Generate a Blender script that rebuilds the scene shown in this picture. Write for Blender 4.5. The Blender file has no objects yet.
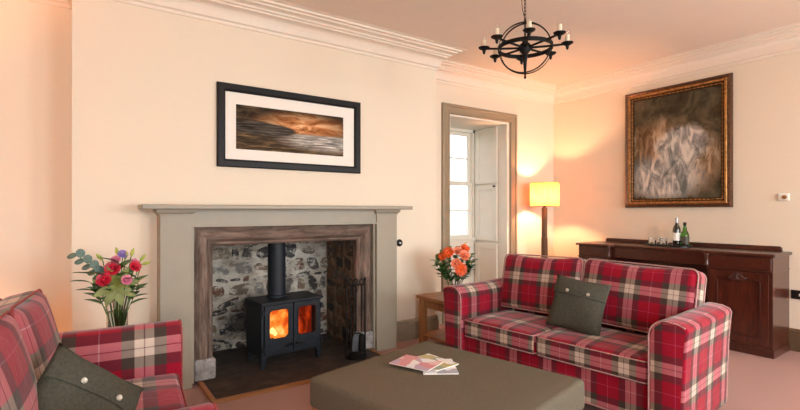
import bpy, math, random
from mathutils import Vector, Matrix
C = bpy.context.scene.collection
PI = math.pi
random.seed(7)
def R(a): return math.radians(a)

# ---------------------------------------------------------------- mesh builder
class MB:
    def __init__(s): s.v = []; s.f = []; s.uv = []; s.col = []; s.cc = None
    def add(s, verts, faces, uvs=None):
        o = len(s.v); s.v += [tuple(p) for p in verts]
        for i, f in enumerate(faces):
            s.f.append([o + k for k in f]); s.uv.append(uvs[i] if uvs else None); s.col.append(s.cc)
        return s
    def box(s, x0, x1, y0, y1, z0, z1, m=None):
        v = [(x, y, z) for z in (z0, z1) for y in (y0, y1) for x in (x0, x1)]
        if m is not None: v = [m @ Vector(p) for p in v]
        return s.add(v, [(0, 2, 3, 1), (4, 5, 7, 6), (0, 1, 5, 4), (2, 6, 7, 3), (0, 4, 6, 2), (1, 3, 7, 5)])
    def lathe(s, prof, n=24, c=(0, 0, 0), m=None, cap=True):
        v = []
        for r, z in prof:
            for k in range(n):
                a = 2 * PI * k / n
                v.append(Vector((r * math.cos(a), r * math.sin(a), z)))
        if m is not None: v = [m @ p for p in v]
        v = [p + Vector(c) for p in v]
        f = [(i * n + k, i * n + (k + 1) % n, (i + 1) * n + (k + 1) % n, (i + 1) * n + k) for i in range(len(prof) - 1) for k in range(n)]
        if cap: f += [tuple(range(n))[::-1], tuple((len(prof) - 1) * n + k for k in range(n))]
        return s.add(v, f)
    def tube(s, pts, r, n=8, closed=False, flat=None):
        pts = [Vector(p) for p in pts]; N = len(pts); v = []
        rr = r if isinstance(r, (list, tuple)) else [r] * N
        up = None
        for i, p in enumerate(pts):
            if closed: t = pts[(i + 1) % N] - pts[i - 1]
            else: t = pts[min(i + 1, N - 1)] - pts[max(i - 1, 0)]
            t.normalize()
            if up is None:
                up = Vector((0, 0, 1)) if abs(t.z) < .9 else Vector((1, 0, 0))
            a = up - t * up.dot(t)
            if a.length < 1e-5: a = t.orthogonal()
            a.normalize(); up = a; b = t.cross(a)
            for k in range(n):
                q = 2 * PI * k / n
                fx, fy = (flat if flat else (1, 1))
                v.append(p + a * math.cos(q) * rr[i] * fx + b * math.sin(q) * rr[i] * fy)
        M = N if closed else N - 1
        f = [(i * n + k, i * n + (k + 1) % n, ((i + 1) % N) * n + (k + 1) % n, ((i + 1) % N) * n + k) for i in range(M) for k in range(n)]
        if not closed: f += [tuple(range(n))[::-1], tuple((N - 1) * n + k for k in range(n))]
        return s.add(v, f)
    def prism(s, poly, t0, t1, fn):
        """poly in 2D, fn(a,b,t)->3D point"""
        n = len(poly)
        v = [fn(a, b, t0) for a, b in poly] + [fn(a, b, t1) for a, b in poly]
        return s.add(v, [tuple(range(n))[::-1], tuple(range(n, 2 * n))] + [(i, (i + 1) % n, n + (i + 1) % n, n + i) for i in range(n)])
    def build(s, name, mat, parent=None, smooth=None, bevel=0, seg=2, m=None, sub=0):
        me = bpy.data.meshes.new(name)
        vv = s.v if m is None else [tuple(m @ Vector(p)) for p in s.v]
        me.from_pydata(vv, [], s.f)
        if any(u is not None for u in s.uv):
            l = me.uv_layers.new(name='UVMap'); i = 0
            for f, u in zip(s.f, s.uv):
                for k in range(len(f)):
                    if u is not None: l.data[i].uv = u[k]
                    i += 1
        if any(c is not None for c in s.col):
            ca = me.color_attributes.new('tone', 'FLOAT_COLOR', 'CORNER'); i = 0
            for f, c in zip(s.f, s.col):
                for k in range(len(f)):
                    ca.data[i].color = (*(c or (1, 1, 1)), 1); i += 1
        me.validate(); me.update()
        import bmesh
        bm = bmesh.new(); bm.from_mesh(me); bmesh.ops.recalc_face_normals(bm, faces=bm.faces); bm.to_mesh(me); bm.free()
        if smooth is not None:
            me.shade_smooth(); me.set_sharp_from_angle(angle=R(smooth))
        o = bpy.data.objects.new(name, me); C.objects.link(o)
        if mat: me.materials.append(mat)
        if parent: o.parent = parent
        if bevel:
            b = o.modifiers.new('bevel', 'BEVEL'); b.width = bevel; b.segments = seg; b.limit_method = 'ANGLE'; b.angle_limit = R(40)
            b.harden_normals = False
        if sub:
            q = o.modifiers.new('sub', 'SUBSURF'); q.levels = q.render_levels = sub
        return o

def tag(o, label=None, cat=None, group=None, kind=None):
    if label: o['label'] = label
    if cat: o['category'] = cat
    if group: o['group'] = group
    if kind: o['kind'] = kind
    return o
def empty(name, loc=(0, 0, 0), rz=0, rot=None):
    o = bpy.data.objects.new(name, None); C.objects.link(o); o.location = loc
    o.rotation_euler = rot if rot else (0, 0, rz); o.empty_display_size = .1
    return o
def copy_tree(o, parent=None):
    c = o.copy(); C.objects.link(c)
    if parent: c.parent = parent
    for ch in [q for q in bpy.data.objects if q.parent == o]: copy_tree(ch, c)
    return c

def axis_samples(h, r, nr=4, ni=10):
    a = [-h + r * (1 - math.cos(PI / 2 * i / nr)) for i in range(nr)]
    b = [-(h - r) + 2 * (h - r) * i / ni for i in range(ni + 1)]
    return a + b + [-x for x in reversed(a)]
def rbox(mb, w, d, h, r, crown=0, m=None, warp=None, uo=(0, 0), ni=10, nr=4, frontcrown=0):
    """rounded upholstery block centred on origin with woven UVs in metres"""
    H = (w / 2, d / 2, h / 2)
    r = min(r, min(H) * .98)
    S = [axis_samples(x, r, nr, ni if x > .15 else max(2, ni // 3)) for x in H]
    def pos(p):
        q = Vector([max(-(H[i] - r), min(H[i] - r, p[i])) for i in range(3)])
        e = Vector(p) - q
        # cube-to-sphere so the edge rounds evenly
        if e.length > 1e-9:
            x, y, z = e / r
            e = Vector((x * math.sqrt(max(0, 1 - y*y/2 - z*z/2 + y*y*z*z/3)), y * math.sqrt(max(0, 1 - z*z/2 - x*x/2 + z*z*x*x/3)), z * math.sqrt(max(0, 1 - x*x/2 - y*y/2 + x*x*y*y/3)))) * r
        q = q + e
        fx = max(0, 1 - (q.x / H[0]) ** 2); fy = max(0, 1 - (q.y / H[1]) ** 2); fz = max(0, 1 - (q.z / H[2]) ** 2)
        if crown: q.z += crown * (fx * fy) ** .6 * (1 if q.z > 0 else -1) * min(1, abs(q.z) / H[2])
        if frontcrown: q.y += frontcrown * (fx * fz) ** .6 * (1 if q.y > 0 else -1) * min(1, abs(q.y) / H[1])
        if warp: q = warp(q)
        return m @ q if m is not None else q
    a, b, c = H
    faces = [
        (0, 1, lambda x, y: (x, y, c), lambda x, y: (x, y)),
        (0, 1, lambda x, y: (x, y, -c), lambda x, y: (x, y)),
        (0, 2, lambda x, z: (x, -b, z), lambda x, z: (x, -b - (c - z))),
        (0, 2, lambda x, z: (x, b, z), lambda x, z: (x, b + (c - z))),
        (1, 2, lambda y, z: (a, y, z), lambda y, z: (a + (c - z), y)),
        (1, 2, lambda y, z: (-a, y, z), lambda y, z: (-a - (c - z), y))]
    for i, j, P, U in faces:
        A, B = S[i], S[j]; v = [pos(P(x, y)) for x in A for y in B]; u = [(U(x, y)[0] + uo[0], U(x, y)[1] + uo[1]) for x in A for y in B]
        n = len(B); f = []; uu = []
        for p in range(len(A) - 1):
            for q in range(n - 1):
                k = (p * n + q, p * n + q + 1, (p + 1) * n + q + 1, (p + 1) * n + q); f.append(k); uu.append([u[t] for t in k])
        mb.add(v, f, uu)
    return pos
def weld(o, d=1e-4):
    w = o.modifiers.new('weld', 'WELD'); w.merge_threshold = d
def rrect(a, b, r, n=6, flip=False):
    P = []
    for cx, cy, s in ((a - r, b - r, 0), (-a + r, b - r, 1), (-a + r, -b + r, 2), (a - r, -b + r, 3)):
        for i in range(n + 1):
            t = PI / 2 * (s + i / n); P.append((cx + r * math.cos(t), cy + r * math.sin(t)))
    return P
def sweep(mb, path, prof, closed=False, flip=1):
    """path of 2D points in the floor plan, profile (distance off the wall to the left, z)"""
    N = len(path); v = []
    for i, p in enumerate(path):
        p = Vector(p)
        d0 = (p - Vector(path[i - 1])).normalized() if (closed or i) else None
        d1 = (Vector(path[(i + 1) % N]) - p).normalized() if (closed or i < N - 1) else None
        if d0 is None: d0 = d1
        if d1 is None: d1 = d0
        n0 = Vector((-d0.y, d0.x)) * flip; n1 = Vector((-d1.y, d1.x)) * flip
        mm = (n0 + n1); mm = mm / max(1e-6, mm.dot(n0))
        for a, z in prof: v.append((p.x + mm.x * a, p.y + mm.y * a, z))
    n = len(prof); M = N if closed else N - 1
    f = [(i * n + k, i * n + k + 1, ((i + 1) % N) * n + k + 1, ((i + 1) % N) * n + k) for i in range(M) for k in range(n - 1)]
    if not closed: f += [tuple(range(n)), tuple((N - 1) * n + k for k in range(n))[::-1]]
    mb.add(v, f)
def frame(mb, w, h, prof):
    """mitred picture frame in local x/z, facing -y; prof = (inset from the outer edge, y)"""
    v = []
    for sx, sz in ((-1, -1), (1, -1), (1, 1), (-1, 1)):
        for a, y in prof: v.append((sx * (w / 2 - a), y, sz * (h / 2 - a)))
    n = len(prof)
    mb.add(v, [(i * n + k, i * n + k + 1, ((i + 1) % 4) * n + k + 1, ((i + 1) % 4) * n + k) for i in range(4) for k in range(n - 1)])

# ---------------------------------------------------------------- materials
def newmat(name):
    m = bpy.data.materials.new(name); m.use_nodes = True
    return m, m.node_tree, m.node_tree.nodes['Principled BSDF']
def N(nt, t, **kw):
    n = nt.nodes.new(t)
    for k, v in kw.items():
        if k.startswith('i_'): n.inputs[k[2:].replace('_', ' ')].default_value = v
        else: setattr(n, k, v)
    return n
def coords(nt, kind='Object', scale=(1, 1, 1), rot=(0, 0, 0), loc=(0, 0, 0)):
    tc = N(nt, 'ShaderNodeTexCoord'); mp = N(nt, 'ShaderNodeMapping')
    mp.inputs['Scale'].default_value = scale; mp.inputs['Rotation'].default_value = rot; mp.inputs['Location'].default_value = loc
    nt.links.new(tc.outputs[kind], mp.inputs[0]); return mp.outputs[0]
def ramp(nt, fac, stops, interp='LINEAR'):
    r = N(nt, 'ShaderNodeValToRGB'); e = r.color_ramp; e.interpolation = interp
    while len(e.elements) > 1: e.elements.remove(e.elements[-1])
    e.elements[0].position = stops[0][0]; e.elements[0].color = (*stops[0][1], 1)
    for p, c in stops[1:]:
        q = e.elements.new(p); q.color = (*c, 1)
    nt.links.new(fac, r.inputs[0]); return r.outputs[0]
def noise(nt, vec, scale, detail=4, rough=.55, dist=0):
    n = N(nt, 'ShaderNodeTexNoise'); n.inputs['Scale'].default_value = scale; n.inputs['Detail'].default_value = detail
    n.inputs['Roughness'].default_value = rough; n.inputs['Distortion'].default_value = dist
    nt.links.new(vec, n.inputs['Vector']); return n.outputs[0]
def bump(nt, b, h, strength=.3, dist=.01):
    n = N(nt, 'ShaderNodeBump'); n.inputs['Strength'].default_value = strength; n.inputs['Distance'].default_value = dist
    nt.links.new(h, n.inputs['Height']); nt.links.new(n.outputs[0], b.inputs['Normal'])
def mix(nt, a, b, fac=.5, mode='MIX'):
    n = N(nt, 'ShaderNodeMix', data_type='RGBA', blend_type=mode)
    for i, x in ((6, a), (7, b)):
        if isinstance(x, tuple): n.inputs[i].default_value = (*x, 1)
        else: nt.links.new(x, n.inputs[i])
    if isinstance(fac, (int, float)): n.inputs[0].default_value = fac
    else: nt.links.new(fac, n.inputs[0])
    return n.outputs[2]
def plain(name, col, rough=.5, metal=0, var=.0, scale=20, bmp=0, spec=.5, kind='Object', stretch=(1, 1, 1), coat=0):
    m, nt, b = newmat(name)
    b.inputs['Roughness'].default_value = rough; b.inputs['Metallic'].default_value = metal
    b.inputs['Specular IOR Level'].default_value = spec; b.inputs['Coat Weight'].default_value = coat
    v = coords(nt, kind, stretch); n = noise(nt, v, scale)
    lo = tuple(c * (1 - var) for c in col); hi = tuple(min(1, c * (1 + var)) for c in col)
    nt.links.new(ramp(nt, n, [(.3, lo), (.7, hi)]), b.inputs['Base Color'])
    if bmp: bump(nt, b, n, bmp, .004)
    return m
def tartan(name, P=.27, tilt=0):
    m, nt, b = newmat(name)
    red = (.59, .035, .16); cream = (.80, .725, .655); olive = (.27, .225, .20); line = (.70, .36, .46); dk = (.45, .33, .33)
    st = [(0, cream), (.105, dk), (.12, cream), (.225, olive), (.37, red), (.605, line), (.62, red), (.855, olive)]
    uv = N(nt, 'ShaderNodeUVMap'); uv.uv_map = 'UVMap'; sp = N(nt, 'ShaderNodeSeparateXYZ'); nt.links.new(uv.outputs[0], sp.inputs[0])
    cols = []
    for ax in (0, 1):
        a = N(nt, 'ShaderNodeMath', operation='DIVIDE'); a.inputs[1].default_value = P; nt.links.new(sp.outputs[ax], a.inputs[0])
        a2 = N(nt, 'ShaderNodeMath', operation='ADD'); a2.inputs[1].default_value = 50.0; nt.links.new(a.outputs[0], a2.inputs[0])
        fr = N(nt, 'ShaderNodeMath', operation='FRACT'); nt.links.new(a2.outputs[0], fr.inputs[0])
        cols.append(ramp(nt, fr.outputs[0], st, 'CONSTANT'))
    cm = mix(nt, cols[0], cols[1], .5); gm = N(nt, 'ShaderNodeGamma'); gm.inputs[1].default_value = 2.2; nt.links.new(cm, gm.inputs[0]); c = gm.outputs[0]
    nz = noise(nt, coords(nt, 'UV', (1, 1, 1)), 260, 2)
    c2 = mix(nt, c, ramp(nt, nz, [(.3, (.7, .7, .7)), (.7, (1, 1, 1))]), .6, 'MULTIPLY')
    nt.links.new(c2, b.inputs['Base Color']); b.inputs['Roughness'].default_value = .85
    b.inputs['Specular IOR Level'].default_value = .25
    b.inputs['Sheen Weight'].default_value = .25; b.inputs['Sheen Roughness'].default_value = .4
    big = noise(nt, coords(nt, 'Object'), 9, 3)
    bump(nt, b, big, .35, .02)
    return m
def wood(name, a, b_, rough=.35, scale=(1, 12, 12), coat=0, nscale=3, bmp=.1):
    m, nt, b = newmat(name)
    v = coords(nt, 'Object', scale); n = noise(nt, v, nscale, 6, .6, 1.2)
    nt.links.new(ramp(nt, n, [(.25, a), (.5, tuple((x + y) / 2 for x, y in zip(a, b_))), (.75, b_)]), b.inputs['Base Color'])
    b.inputs['Roughness'].default_value = rough; b.inputs['Coat Weight'].default_value = coat; b.inputs['Coat Roughness'].default_value = .15
    bump(nt, b, n, bmp, .002); return m
def wallmat(name, col, bmp=.08):
    m, nt, b = newmat(name); v = coords(nt, 'Object', (1, 1, 14)); n = noise(nt, v, 9, 5)
    nt.links.new(ramp(nt, n, [(.2, tuple(c * .965 for c in col)), (.8, col)]), b.inputs['Base Color'])
    b.inputs['Roughness'].default_value = .8; b.inputs['Specular IOR Level'].default_value = .2
    bump(nt, b, noise(nt, coords(nt, 'Object'), 160, 3), bmp, .002); return m
def glassmat(name, col=(1, 1, 1), rough=0, ior=1.45):
    m, nt, b = newmat(name)
    b.inputs['Base Color'].default_value = (*col, 1); b.inputs['Transmission Weight'].default_value = 1
    b.inputs['Roughness'].default_value = rough; b.inputs['IOR'].default_value = ior
    return m
def panemat(name):
    m = bpy.data.materials.new(name); m.use_nodes = True; nt = m.node_tree; nt.nodes.clear()
    o = N(nt, 'ShaderNodeOutputMaterial'); t = N(nt, 'ShaderNodeBsdfTransparent'); g = N(nt, 'ShaderNodeBsdfGlossy'); g.inputs['Roughness'].default_value = .02
    f = N(nt, 'ShaderNodeFresnel'); x = N(nt, 'ShaderNodeMixShader'); ge = N(nt, 'ShaderNodeNewGeometry')
    inv = N(nt, 'ShaderNodeMath', operation='SUBTRACT'); inv.inputs[0].default_value = 1; nt.links.new(ge.outputs['Backfacing'], inv.inputs[1])
    fm = N(nt, 'ShaderNodeMath', operation='MULTIPLY'); nt.links.new(f.outputs[0], fm.inputs[0]); nt.links.new(inv.outputs[0], fm.inputs[1])
    nt.links.new(fm.outputs[0], x.inputs[0]); nt.links.new(t.outputs[0], x.inputs[1]); nt.links.new(g.outputs[0], x.inputs[2]); nt.links.new(x.outputs[0], o.inputs[0]); return m

def soot(nt, c, k=.55):
    tc = N(nt, 'ShaderNodeTexCoord'); mp = N(nt, 'ShaderNodeMapping'); mp.inputs['Location'].default_value = (-1.42, 0, -.30); nt.links.new(tc.outputs['Object'], mp.inputs[0])
    m2 = N(nt, 'ShaderNodeVectorMath', operation='MULTIPLY'); m2.inputs[1].default_value = (1.5, 0, 2.0); nt.links.new(mp.outputs[0], m2.inputs[0])
    ln = N(nt, 'ShaderNodeVectorMath', operation='LENGTH'); nt.links.new(m2.outputs[0], ln.inputs[0])
    nz = noise(nt, tc.outputs['Object'], 6, 6, .7); a = N(nt, 'ShaderNodeMath', operation='MULTIPLY_ADD'); a.inputs[1].default_value = .9; nt.links.new(nz, a.inputs[0]); nt.links.new(ln.outputs['Value'], a.inputs[2])
    f = ramp(nt, a.outputs[0], [(.0, (.92,) * 3), (.72, (.88,) * 3), (.98, (0, 0, 0))]); return mix(nt, c, (.018, .015, .013), f)
M = {}
M['wall'] = wallmat('wall_cream', (.80, .70, .555))
M['ceil'] = wallmat('ceiling_white', (.80, .69, .58), .03)
M['cornice'] = plain('cornice_white', (.80, .70, .58), .6, var=.02)
M['trim'] = plain('taupe_paint', (.31, .275, .205), .45, var=.04, scale=6)
M['trimd'] = plain('ochre_taupe_paint', (.30, .235, .15), .45, var=.04, scale=6)
M['shut'] = plain('pale_grey_paint', (.74, .70, .60), .45, var=.03, scale=6)
M['tartan'] = tartan('tartan_wool', .29)
M['tartanL'] = tartan('tartan_wool_large', .42)
M['pipe'] = plain('pale_piping', (.46, .27, .25), .8, var=.25, scale=60)
M['pipe_red'] = plain('red_piping', (.30, .05, .05), .8, var=.2, scale=60)
M['wool'] = plain('grey_green_wool', (.066, .064, .047), .95, var=.22, scale=90, bmp=.3, spec=.15)
M['wool_ott'] = plain('olive_grey_wool', (.135, .115, .082), .95, var=.16, scale=140, bmp=.3, spec=.15)
M['button'] = plain('pewter_button', (.5, .48, .42), .35, .6)
M['oak'] = wood('oak', (.22, .085, .025), (.42, .19, .07), .4)
M['oakz'] = wood('oak_upright', (.22, .085, .025), (.42, .19, .07), .4, (12, 12, 1))
M['mahog'] = wood('mahogany', (.022, .005, .003), (.085, .019, .009), .3, (12, 1.2, 12), .35)
M['mahogz'] = wood('mahogany_flame', (.022, .005, .003), (.10, .021, .009), .28, (9, 7, 1.5), .4, 2.5)
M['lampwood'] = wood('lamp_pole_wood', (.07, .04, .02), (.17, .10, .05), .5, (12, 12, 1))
M['iron'] = plain('wrought_iron', (.004, .0035, .003), .6, .0, spec=.25, var=.2, bmp=.1)
M['stove'] = plain('stove_black', (.010, .014, .019), .5, .0, spec=.3, var=.15, scale=60, bmp=.05)
M['frameblk'] = plain('black_frame', (.006, .005, .005), .45, spec=.25, var=.2)
M['mat_board'] = plain('mount_board', (.84, .79, .70), .8, var=.01)
M['gilt'] = plain('old_gilt', (.40, .20, .065), .35, .75, var=.45, scale=35, bmp=.3)
M['giltd'] = plain('dark_gilt', (.10, .045, .02), .4, .5, var=.5, scale=45, bmp=.4)
M['glass'] = glassmat('clear_glass')
M['greenglass'] = glassmat('green_glass', (.12, .42, .05))
M['darkglass'] = plain('dark_bottle', (.012, .012, .010), .08, coat=.6)
M['pane'] = panemat('window_pane')
M['water'] = glassmat('water', (.75, .92, .85), 0, 1.33)
M['white'] = plain('white_plastic', (.85, .83, .76), .4)
M['labelw'] = plain('paper_label', (.8, .78, .72), .6, var=.04)
M['labeld'] = plain('dark_label', (.06, .05, .03), .5, var=.5, scale=60)
M['foil'] = plain('bottle_foil', (.35, .35, .36), .3, .8)
M['tray'] = plain('black_tray', (.012, .012, .012), .3)
M['candle'] = plain('ivory_candle', (.72, .62, .45), .5)
M['leaf'] = plain('leaf_green', (.05, .14, .025), .5, var=.5, scale=14)
M['leafy'] = plain('leaf_yellow_green', (.17, .19, .035), .5, var=.35, scale=14)
M['euca'] = plain('eucalyptus_leaf', (.10, .17, .14), .6, var=.3, scale=20)
M['lime'] = plain('lime_bud', (.35, .42, .06), .5, var=.3)
M['rosered'] = plain('red_petal', (.45, .008, .03), .5, var=.35, scale=30)
M['pinkp'] = plain('pink_petal', (.60, .16, .25), .5, var=.3, scale=30)
M['purp'] = plain('purple_petal', (.22, .15, .42), .5, var=.3, scale=30)
M['orange'] = plain('orange_petal', (.80, .095, .012), .5, var=.35, scale=30)
M['peach'] = plain('peach_petal', (.72, .19, .09), .5, var=.3, scale=30)
M['log'] = plain('charred_log', (.03, .018, .012), .9, var=.6, bmp=.6)

# rubble wall stone, tone carried on the stones themselves
m, nt, b = newmat('rubble_stone'); at = N(nt, 'ShaderNodeAttribute'); at.attribute_name = 'tone'
nn = noise(nt, coords(nt), 26, 6, .65); c = mix(nt, at.outputs[0], ramp(nt, nn, [(.3, (.45, .42, .4)), (.7, (1.25, 1.2, 1.15))]), 1, 'MULTIPLY')
n3 = noise(nt, coords(nt, 'Object', (1, 1, 1.5)), 11, 7, .72)
c = mix(nt, c, (.50, .46, .39), ramp(nt, n3, [(.50, (0, 0, 0)), (.58, (.9, .9, .9))]))
nt.links.new(soot(nt, c), b.inputs['Base Color']); b.inputs['Roughness'].default_value = .9; bump(nt, b, nn, .8, .015); M['rubble'] = m
m, nt, b = newmat('lime_mortar'); nn = noise(nt, coords(nt, 'Object', (1, 1, 1.6)), 7, 7, .7)
nt.links.new(soot(nt, ramp(nt, nn, [(.30, (.13, .10, .08)), (.42, (.36, .31, .25)), (.6, (.58, .54, .46)), (.8, (.30, .26, .2))])), b.inputs['Base Color'])
b.inputs['Roughness'].default_value = .95; bump(nt, b, noise(nt, coords(nt), 45, 5), .8, .02); M['mortar'] = m
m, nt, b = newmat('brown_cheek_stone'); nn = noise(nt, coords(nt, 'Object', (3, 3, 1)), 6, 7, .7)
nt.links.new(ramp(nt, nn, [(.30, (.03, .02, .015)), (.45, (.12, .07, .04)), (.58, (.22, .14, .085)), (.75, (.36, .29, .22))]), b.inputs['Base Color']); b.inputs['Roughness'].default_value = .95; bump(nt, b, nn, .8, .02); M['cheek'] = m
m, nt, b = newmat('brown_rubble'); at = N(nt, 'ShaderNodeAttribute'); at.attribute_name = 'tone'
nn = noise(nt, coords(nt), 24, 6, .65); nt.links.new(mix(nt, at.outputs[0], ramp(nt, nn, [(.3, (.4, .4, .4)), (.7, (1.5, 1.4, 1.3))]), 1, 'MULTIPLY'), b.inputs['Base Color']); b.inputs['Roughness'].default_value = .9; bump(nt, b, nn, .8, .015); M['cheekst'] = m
# weathered sandstone
def sandstone(name, sc):
    m, nt, b = newmat(name); v = coords(nt, 'Object', sc); n1 = noise(nt, v, 4, 8, .65, .6); n2 = noise(nt, coords(nt), 3.2, 4)
    c = ramp(nt, n1, [(.25, (.045, .032, .026)), (.42, (.12, .082, .062)), (.58, (.215, .16, .125)), (.78, (.36, .30, .25))])
    c = mix(nt, c, ramp(nt, n2, [(.35, (.5, .45, .42)), (.65, (1.15, 1.0, .95))]), .7, 'MULTIPLY')
    nt.links.new(c, b.inputs['Base Color']); b.inputs['Roughness'].default_value = .85; bump(nt, b, n1, .4, .01); return m
M['stonex'] = sandstone('sandstone_lintel', (1, 6, 6)); M['stonez'] = sandstone('sandstone_jamb', (6, 6, 1))
m, nt, b = newmat('pale_stone_block'); n1 = noise(nt, coords(nt), 16, 8, .7)
nt.links.new(ramp(nt, n1, [(.3, (.09, .085, .08)), (.5, (.30, .29, .28)), (.7, (.5, .48, .46))]), b.inputs['Base Color']); b.inputs['Roughness'].default_value = .9; bump(nt, b, n1, .6, .02); M['palestone'] = m
m, nt, b = newmat('slate_hearth'); n1 = noise(nt, coords(nt, 'Object', (1, 1.6, 1)), 7, 8, .7)
nt.links.new(ramp(nt, n1, [(.3, (.012, .010, .009)), (.52, (.04, .03, .024)), (.64, (.075, .055, .04)), (.78, (.15, .12, .09))]), b.inputs['Base Color']); b.inputs['Roughness'].default_value = .7; bump(nt, b, n1, .6, .01); M['hearth'] = m
m, nt, b = newmat('carpet'); n1 = noise(nt, coords(nt), 220, 3); n2 = noise(nt, coords(nt), 1.4, 3)
c = mix(nt, ramp(nt, n1, [(.3, (.32, .195, .175)), (.7, (.47, .315, .285))]), ramp(nt, n2, [(.3, (.92, .9, .9)), (.7, (1, 1, 1))]), .6, 'MULTIPLY')
nt.links.new(c, b.inputs['Base Color']); b.inputs['Roughness'].default_value = 1; b.inputs['Specular IOR Level'].default_value = .1; bump(nt, b, n1, .5, .006); M['carpet'] = m
# lampshade
m = bpy.data.materials.new('lamp_shade_fabric'); m.use_nodes = True; nt = m.node_tree; nt.nodes.clear()
o = N(nt, 'ShaderNodeOutputMaterial'); d = N(nt, 'ShaderNodeBsdfDiffuse'); t = N(nt, 'ShaderNodeBsdfTranslucent'); x = N(nt, 'ShaderNodeMixShader'); x.inputs[0].default_value = .62
cc = ramp(nt, noise(nt, coords(nt, 'Object', (9, 9, 1)), 6, 3), [(.3, (.46, .185, .045)), (.7, (.64, .29, .085))])
nt.links.new(cc, d.inputs[0]); nt.links.new(cc, t.inputs[0]); nt.links.new(d.outputs[0], x.inputs[1]); nt.links.new(t.outputs[0], x.inputs[2]); nt.links.new(x.outputs[0], o.inputs[0]); M['shade'] = m
# flames
m = bpy.data.materials.new('flames'); m.use_nodes = True; nt = m.node_tree; nt.nodes.clear()
o = N(nt, 'ShaderNodeOutputMaterial'); e = N(nt, 'ShaderNodeEmission')
n1 = noise(nt, coords(nt, 'Object', (1, 1, .7)), 10, 3, .5, .5)
tcf = N(nt, 'ShaderNodeTexCoord'); df = N(nt, 'ShaderNodeVectorMath', operation='DISTANCE'); df.inputs[1].default_value = (-.14, .13, .29); nt.links.new(tcf.outputs['Object'], df.inputs[0])
mf = N(nt, 'ShaderNodeMath', operation='MULTIPLY_ADD'); mf.inputs[1].default_value = -1.25; nt.links.new(df.outputs['Value'], mf.inputs[0]); nt.links.new(n1, mf.inputs[2])
nt.links.new(ramp(nt, mf.outputs[0], [(.0, (.10, .006, .001)), (.14, (.34, .024, .003)), (.27, (.75, .09, .008)), (.38, (1, .26, .03)), (.50, (1, .55, .14))]), e.inputs[0]); e.inputs[1].default_value = 1.1
nt.links.new(e.outputs[0], o.inputs[0]); M['flame'] = m
m = bpy.data.materials.new('flame_heart'); m.use_nodes = True; nt = m.node_tree; nt.nodes.clear()
o = N(nt, 'ShaderNodeOutputMaterial'); e = N(nt, 'ShaderNodeEmission'); e.inputs[0].default_value = (1, .62, .18, 1); e.inputs[1].default_value = 2.0
nt.links.new(e.outputs[0], o.inputs[0]); M['flame_hot'] = m
M['smoke'] = panemat('stove_glass')

# ---------------------------------------------------------------- room shell
XL, XR, YB, YW, YF = -3.2, 5.70, -2.2, 4.35, 4.0
CX0, CX1 = -.037, 3.227
CZ = 3.09
f = MB().box(XL - .3, XR + .3, YB - .3, 5.3, -.2, 0).build('floor', M['carpet']); tag(f, kind='structure')
f = MB().box(XL - .3, XR + .3, YB - .3, 5.3, CZ, CZ + .2).build('ceiling', M['ceil']); tag(f, kind='structure')
W0, W1, WT = 3.712, 4.746, 2.53
w = MB()
w.box(XL - .3, CX0, YW, YW + .25, 0, CZ)
w.box(CX1, W0, YW, 5.15, 0, CZ); w.box(W1, XR + .3, YW, 5.15, 0, CZ); w.box(W0, W1, YW, 5.15, WT, CZ); w.box(W0, W1, 4.99, 5.15, 0, .96)
tag(w.build('wall_front', M['wall']), kind='structure')
w = MB(); OX0, OX1, OZ = .84, 2.26, 1.10
w.box(CX0, OX0, YF, 4.75, 0, CZ); w.box(OX1, CX1, YF, 4.75, 0, CZ); w.box(OX0, OX1, YF, 4.75, OZ + .5, CZ); w.box(OX0, OX1, YF, YF + .1, OZ, OZ + .5)
tag(w.build('wall_chimney_breast', M['wall']), kind='structure')
tag(MB().box(XR, XR + .3, YB - .3, YW, 0, CZ).build('wall_right', M['wall']), kind='structure')
tag(MB().box(XL - .3, XL, YB - .3, YW, 0, CZ).build('wall_left', M['wall']), kind='structure')
BW = [(-1.3, .1), (1.9, 3.2), (4.0, 5.3)]  # leftmost opening added for more daylight on the alcove and chimney breast
w = MB(); ed_ = [XL] + [q for t in BW for q in t] + [XR]
for i in range(0, len(ed_), 2): w.box(ed_[i], ed_[i + 1], YB - .3, YB, 0, CZ)
for a, b_ in BW: w.box(a, b_, YB - .3, YB, 0, .7); w.box(a, b_, YB - .3, YB, 2.5, CZ)
tag(w.build('wall_back', M['wall']), kind='structure')
for i, (a, b_) in enumerate(BW):
    w = MB(); y0, y1 = YB - .2, YB - .15
    w.box(a, a + .06, y0, y1, .7, 2.5); w.box(b_ - .06, b_, y0, y1, .7, 2.5); w.box(a + .06, b_ - .06, y0, y1, .7, .77); w.box(a + .06, b_ - .06, y0, y1, 2.44, 2.5); w.box(a + .06, b_ - .06, y0, y1, 1.57, 1.62)
    w.box((a + b_) / 2 - .015, (a + b_) / 2 + .015, y0, y1, .77, 2.44)
    tag(w.build('window_%d' % (i + 2), M['shut']), kind='structure')

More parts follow.
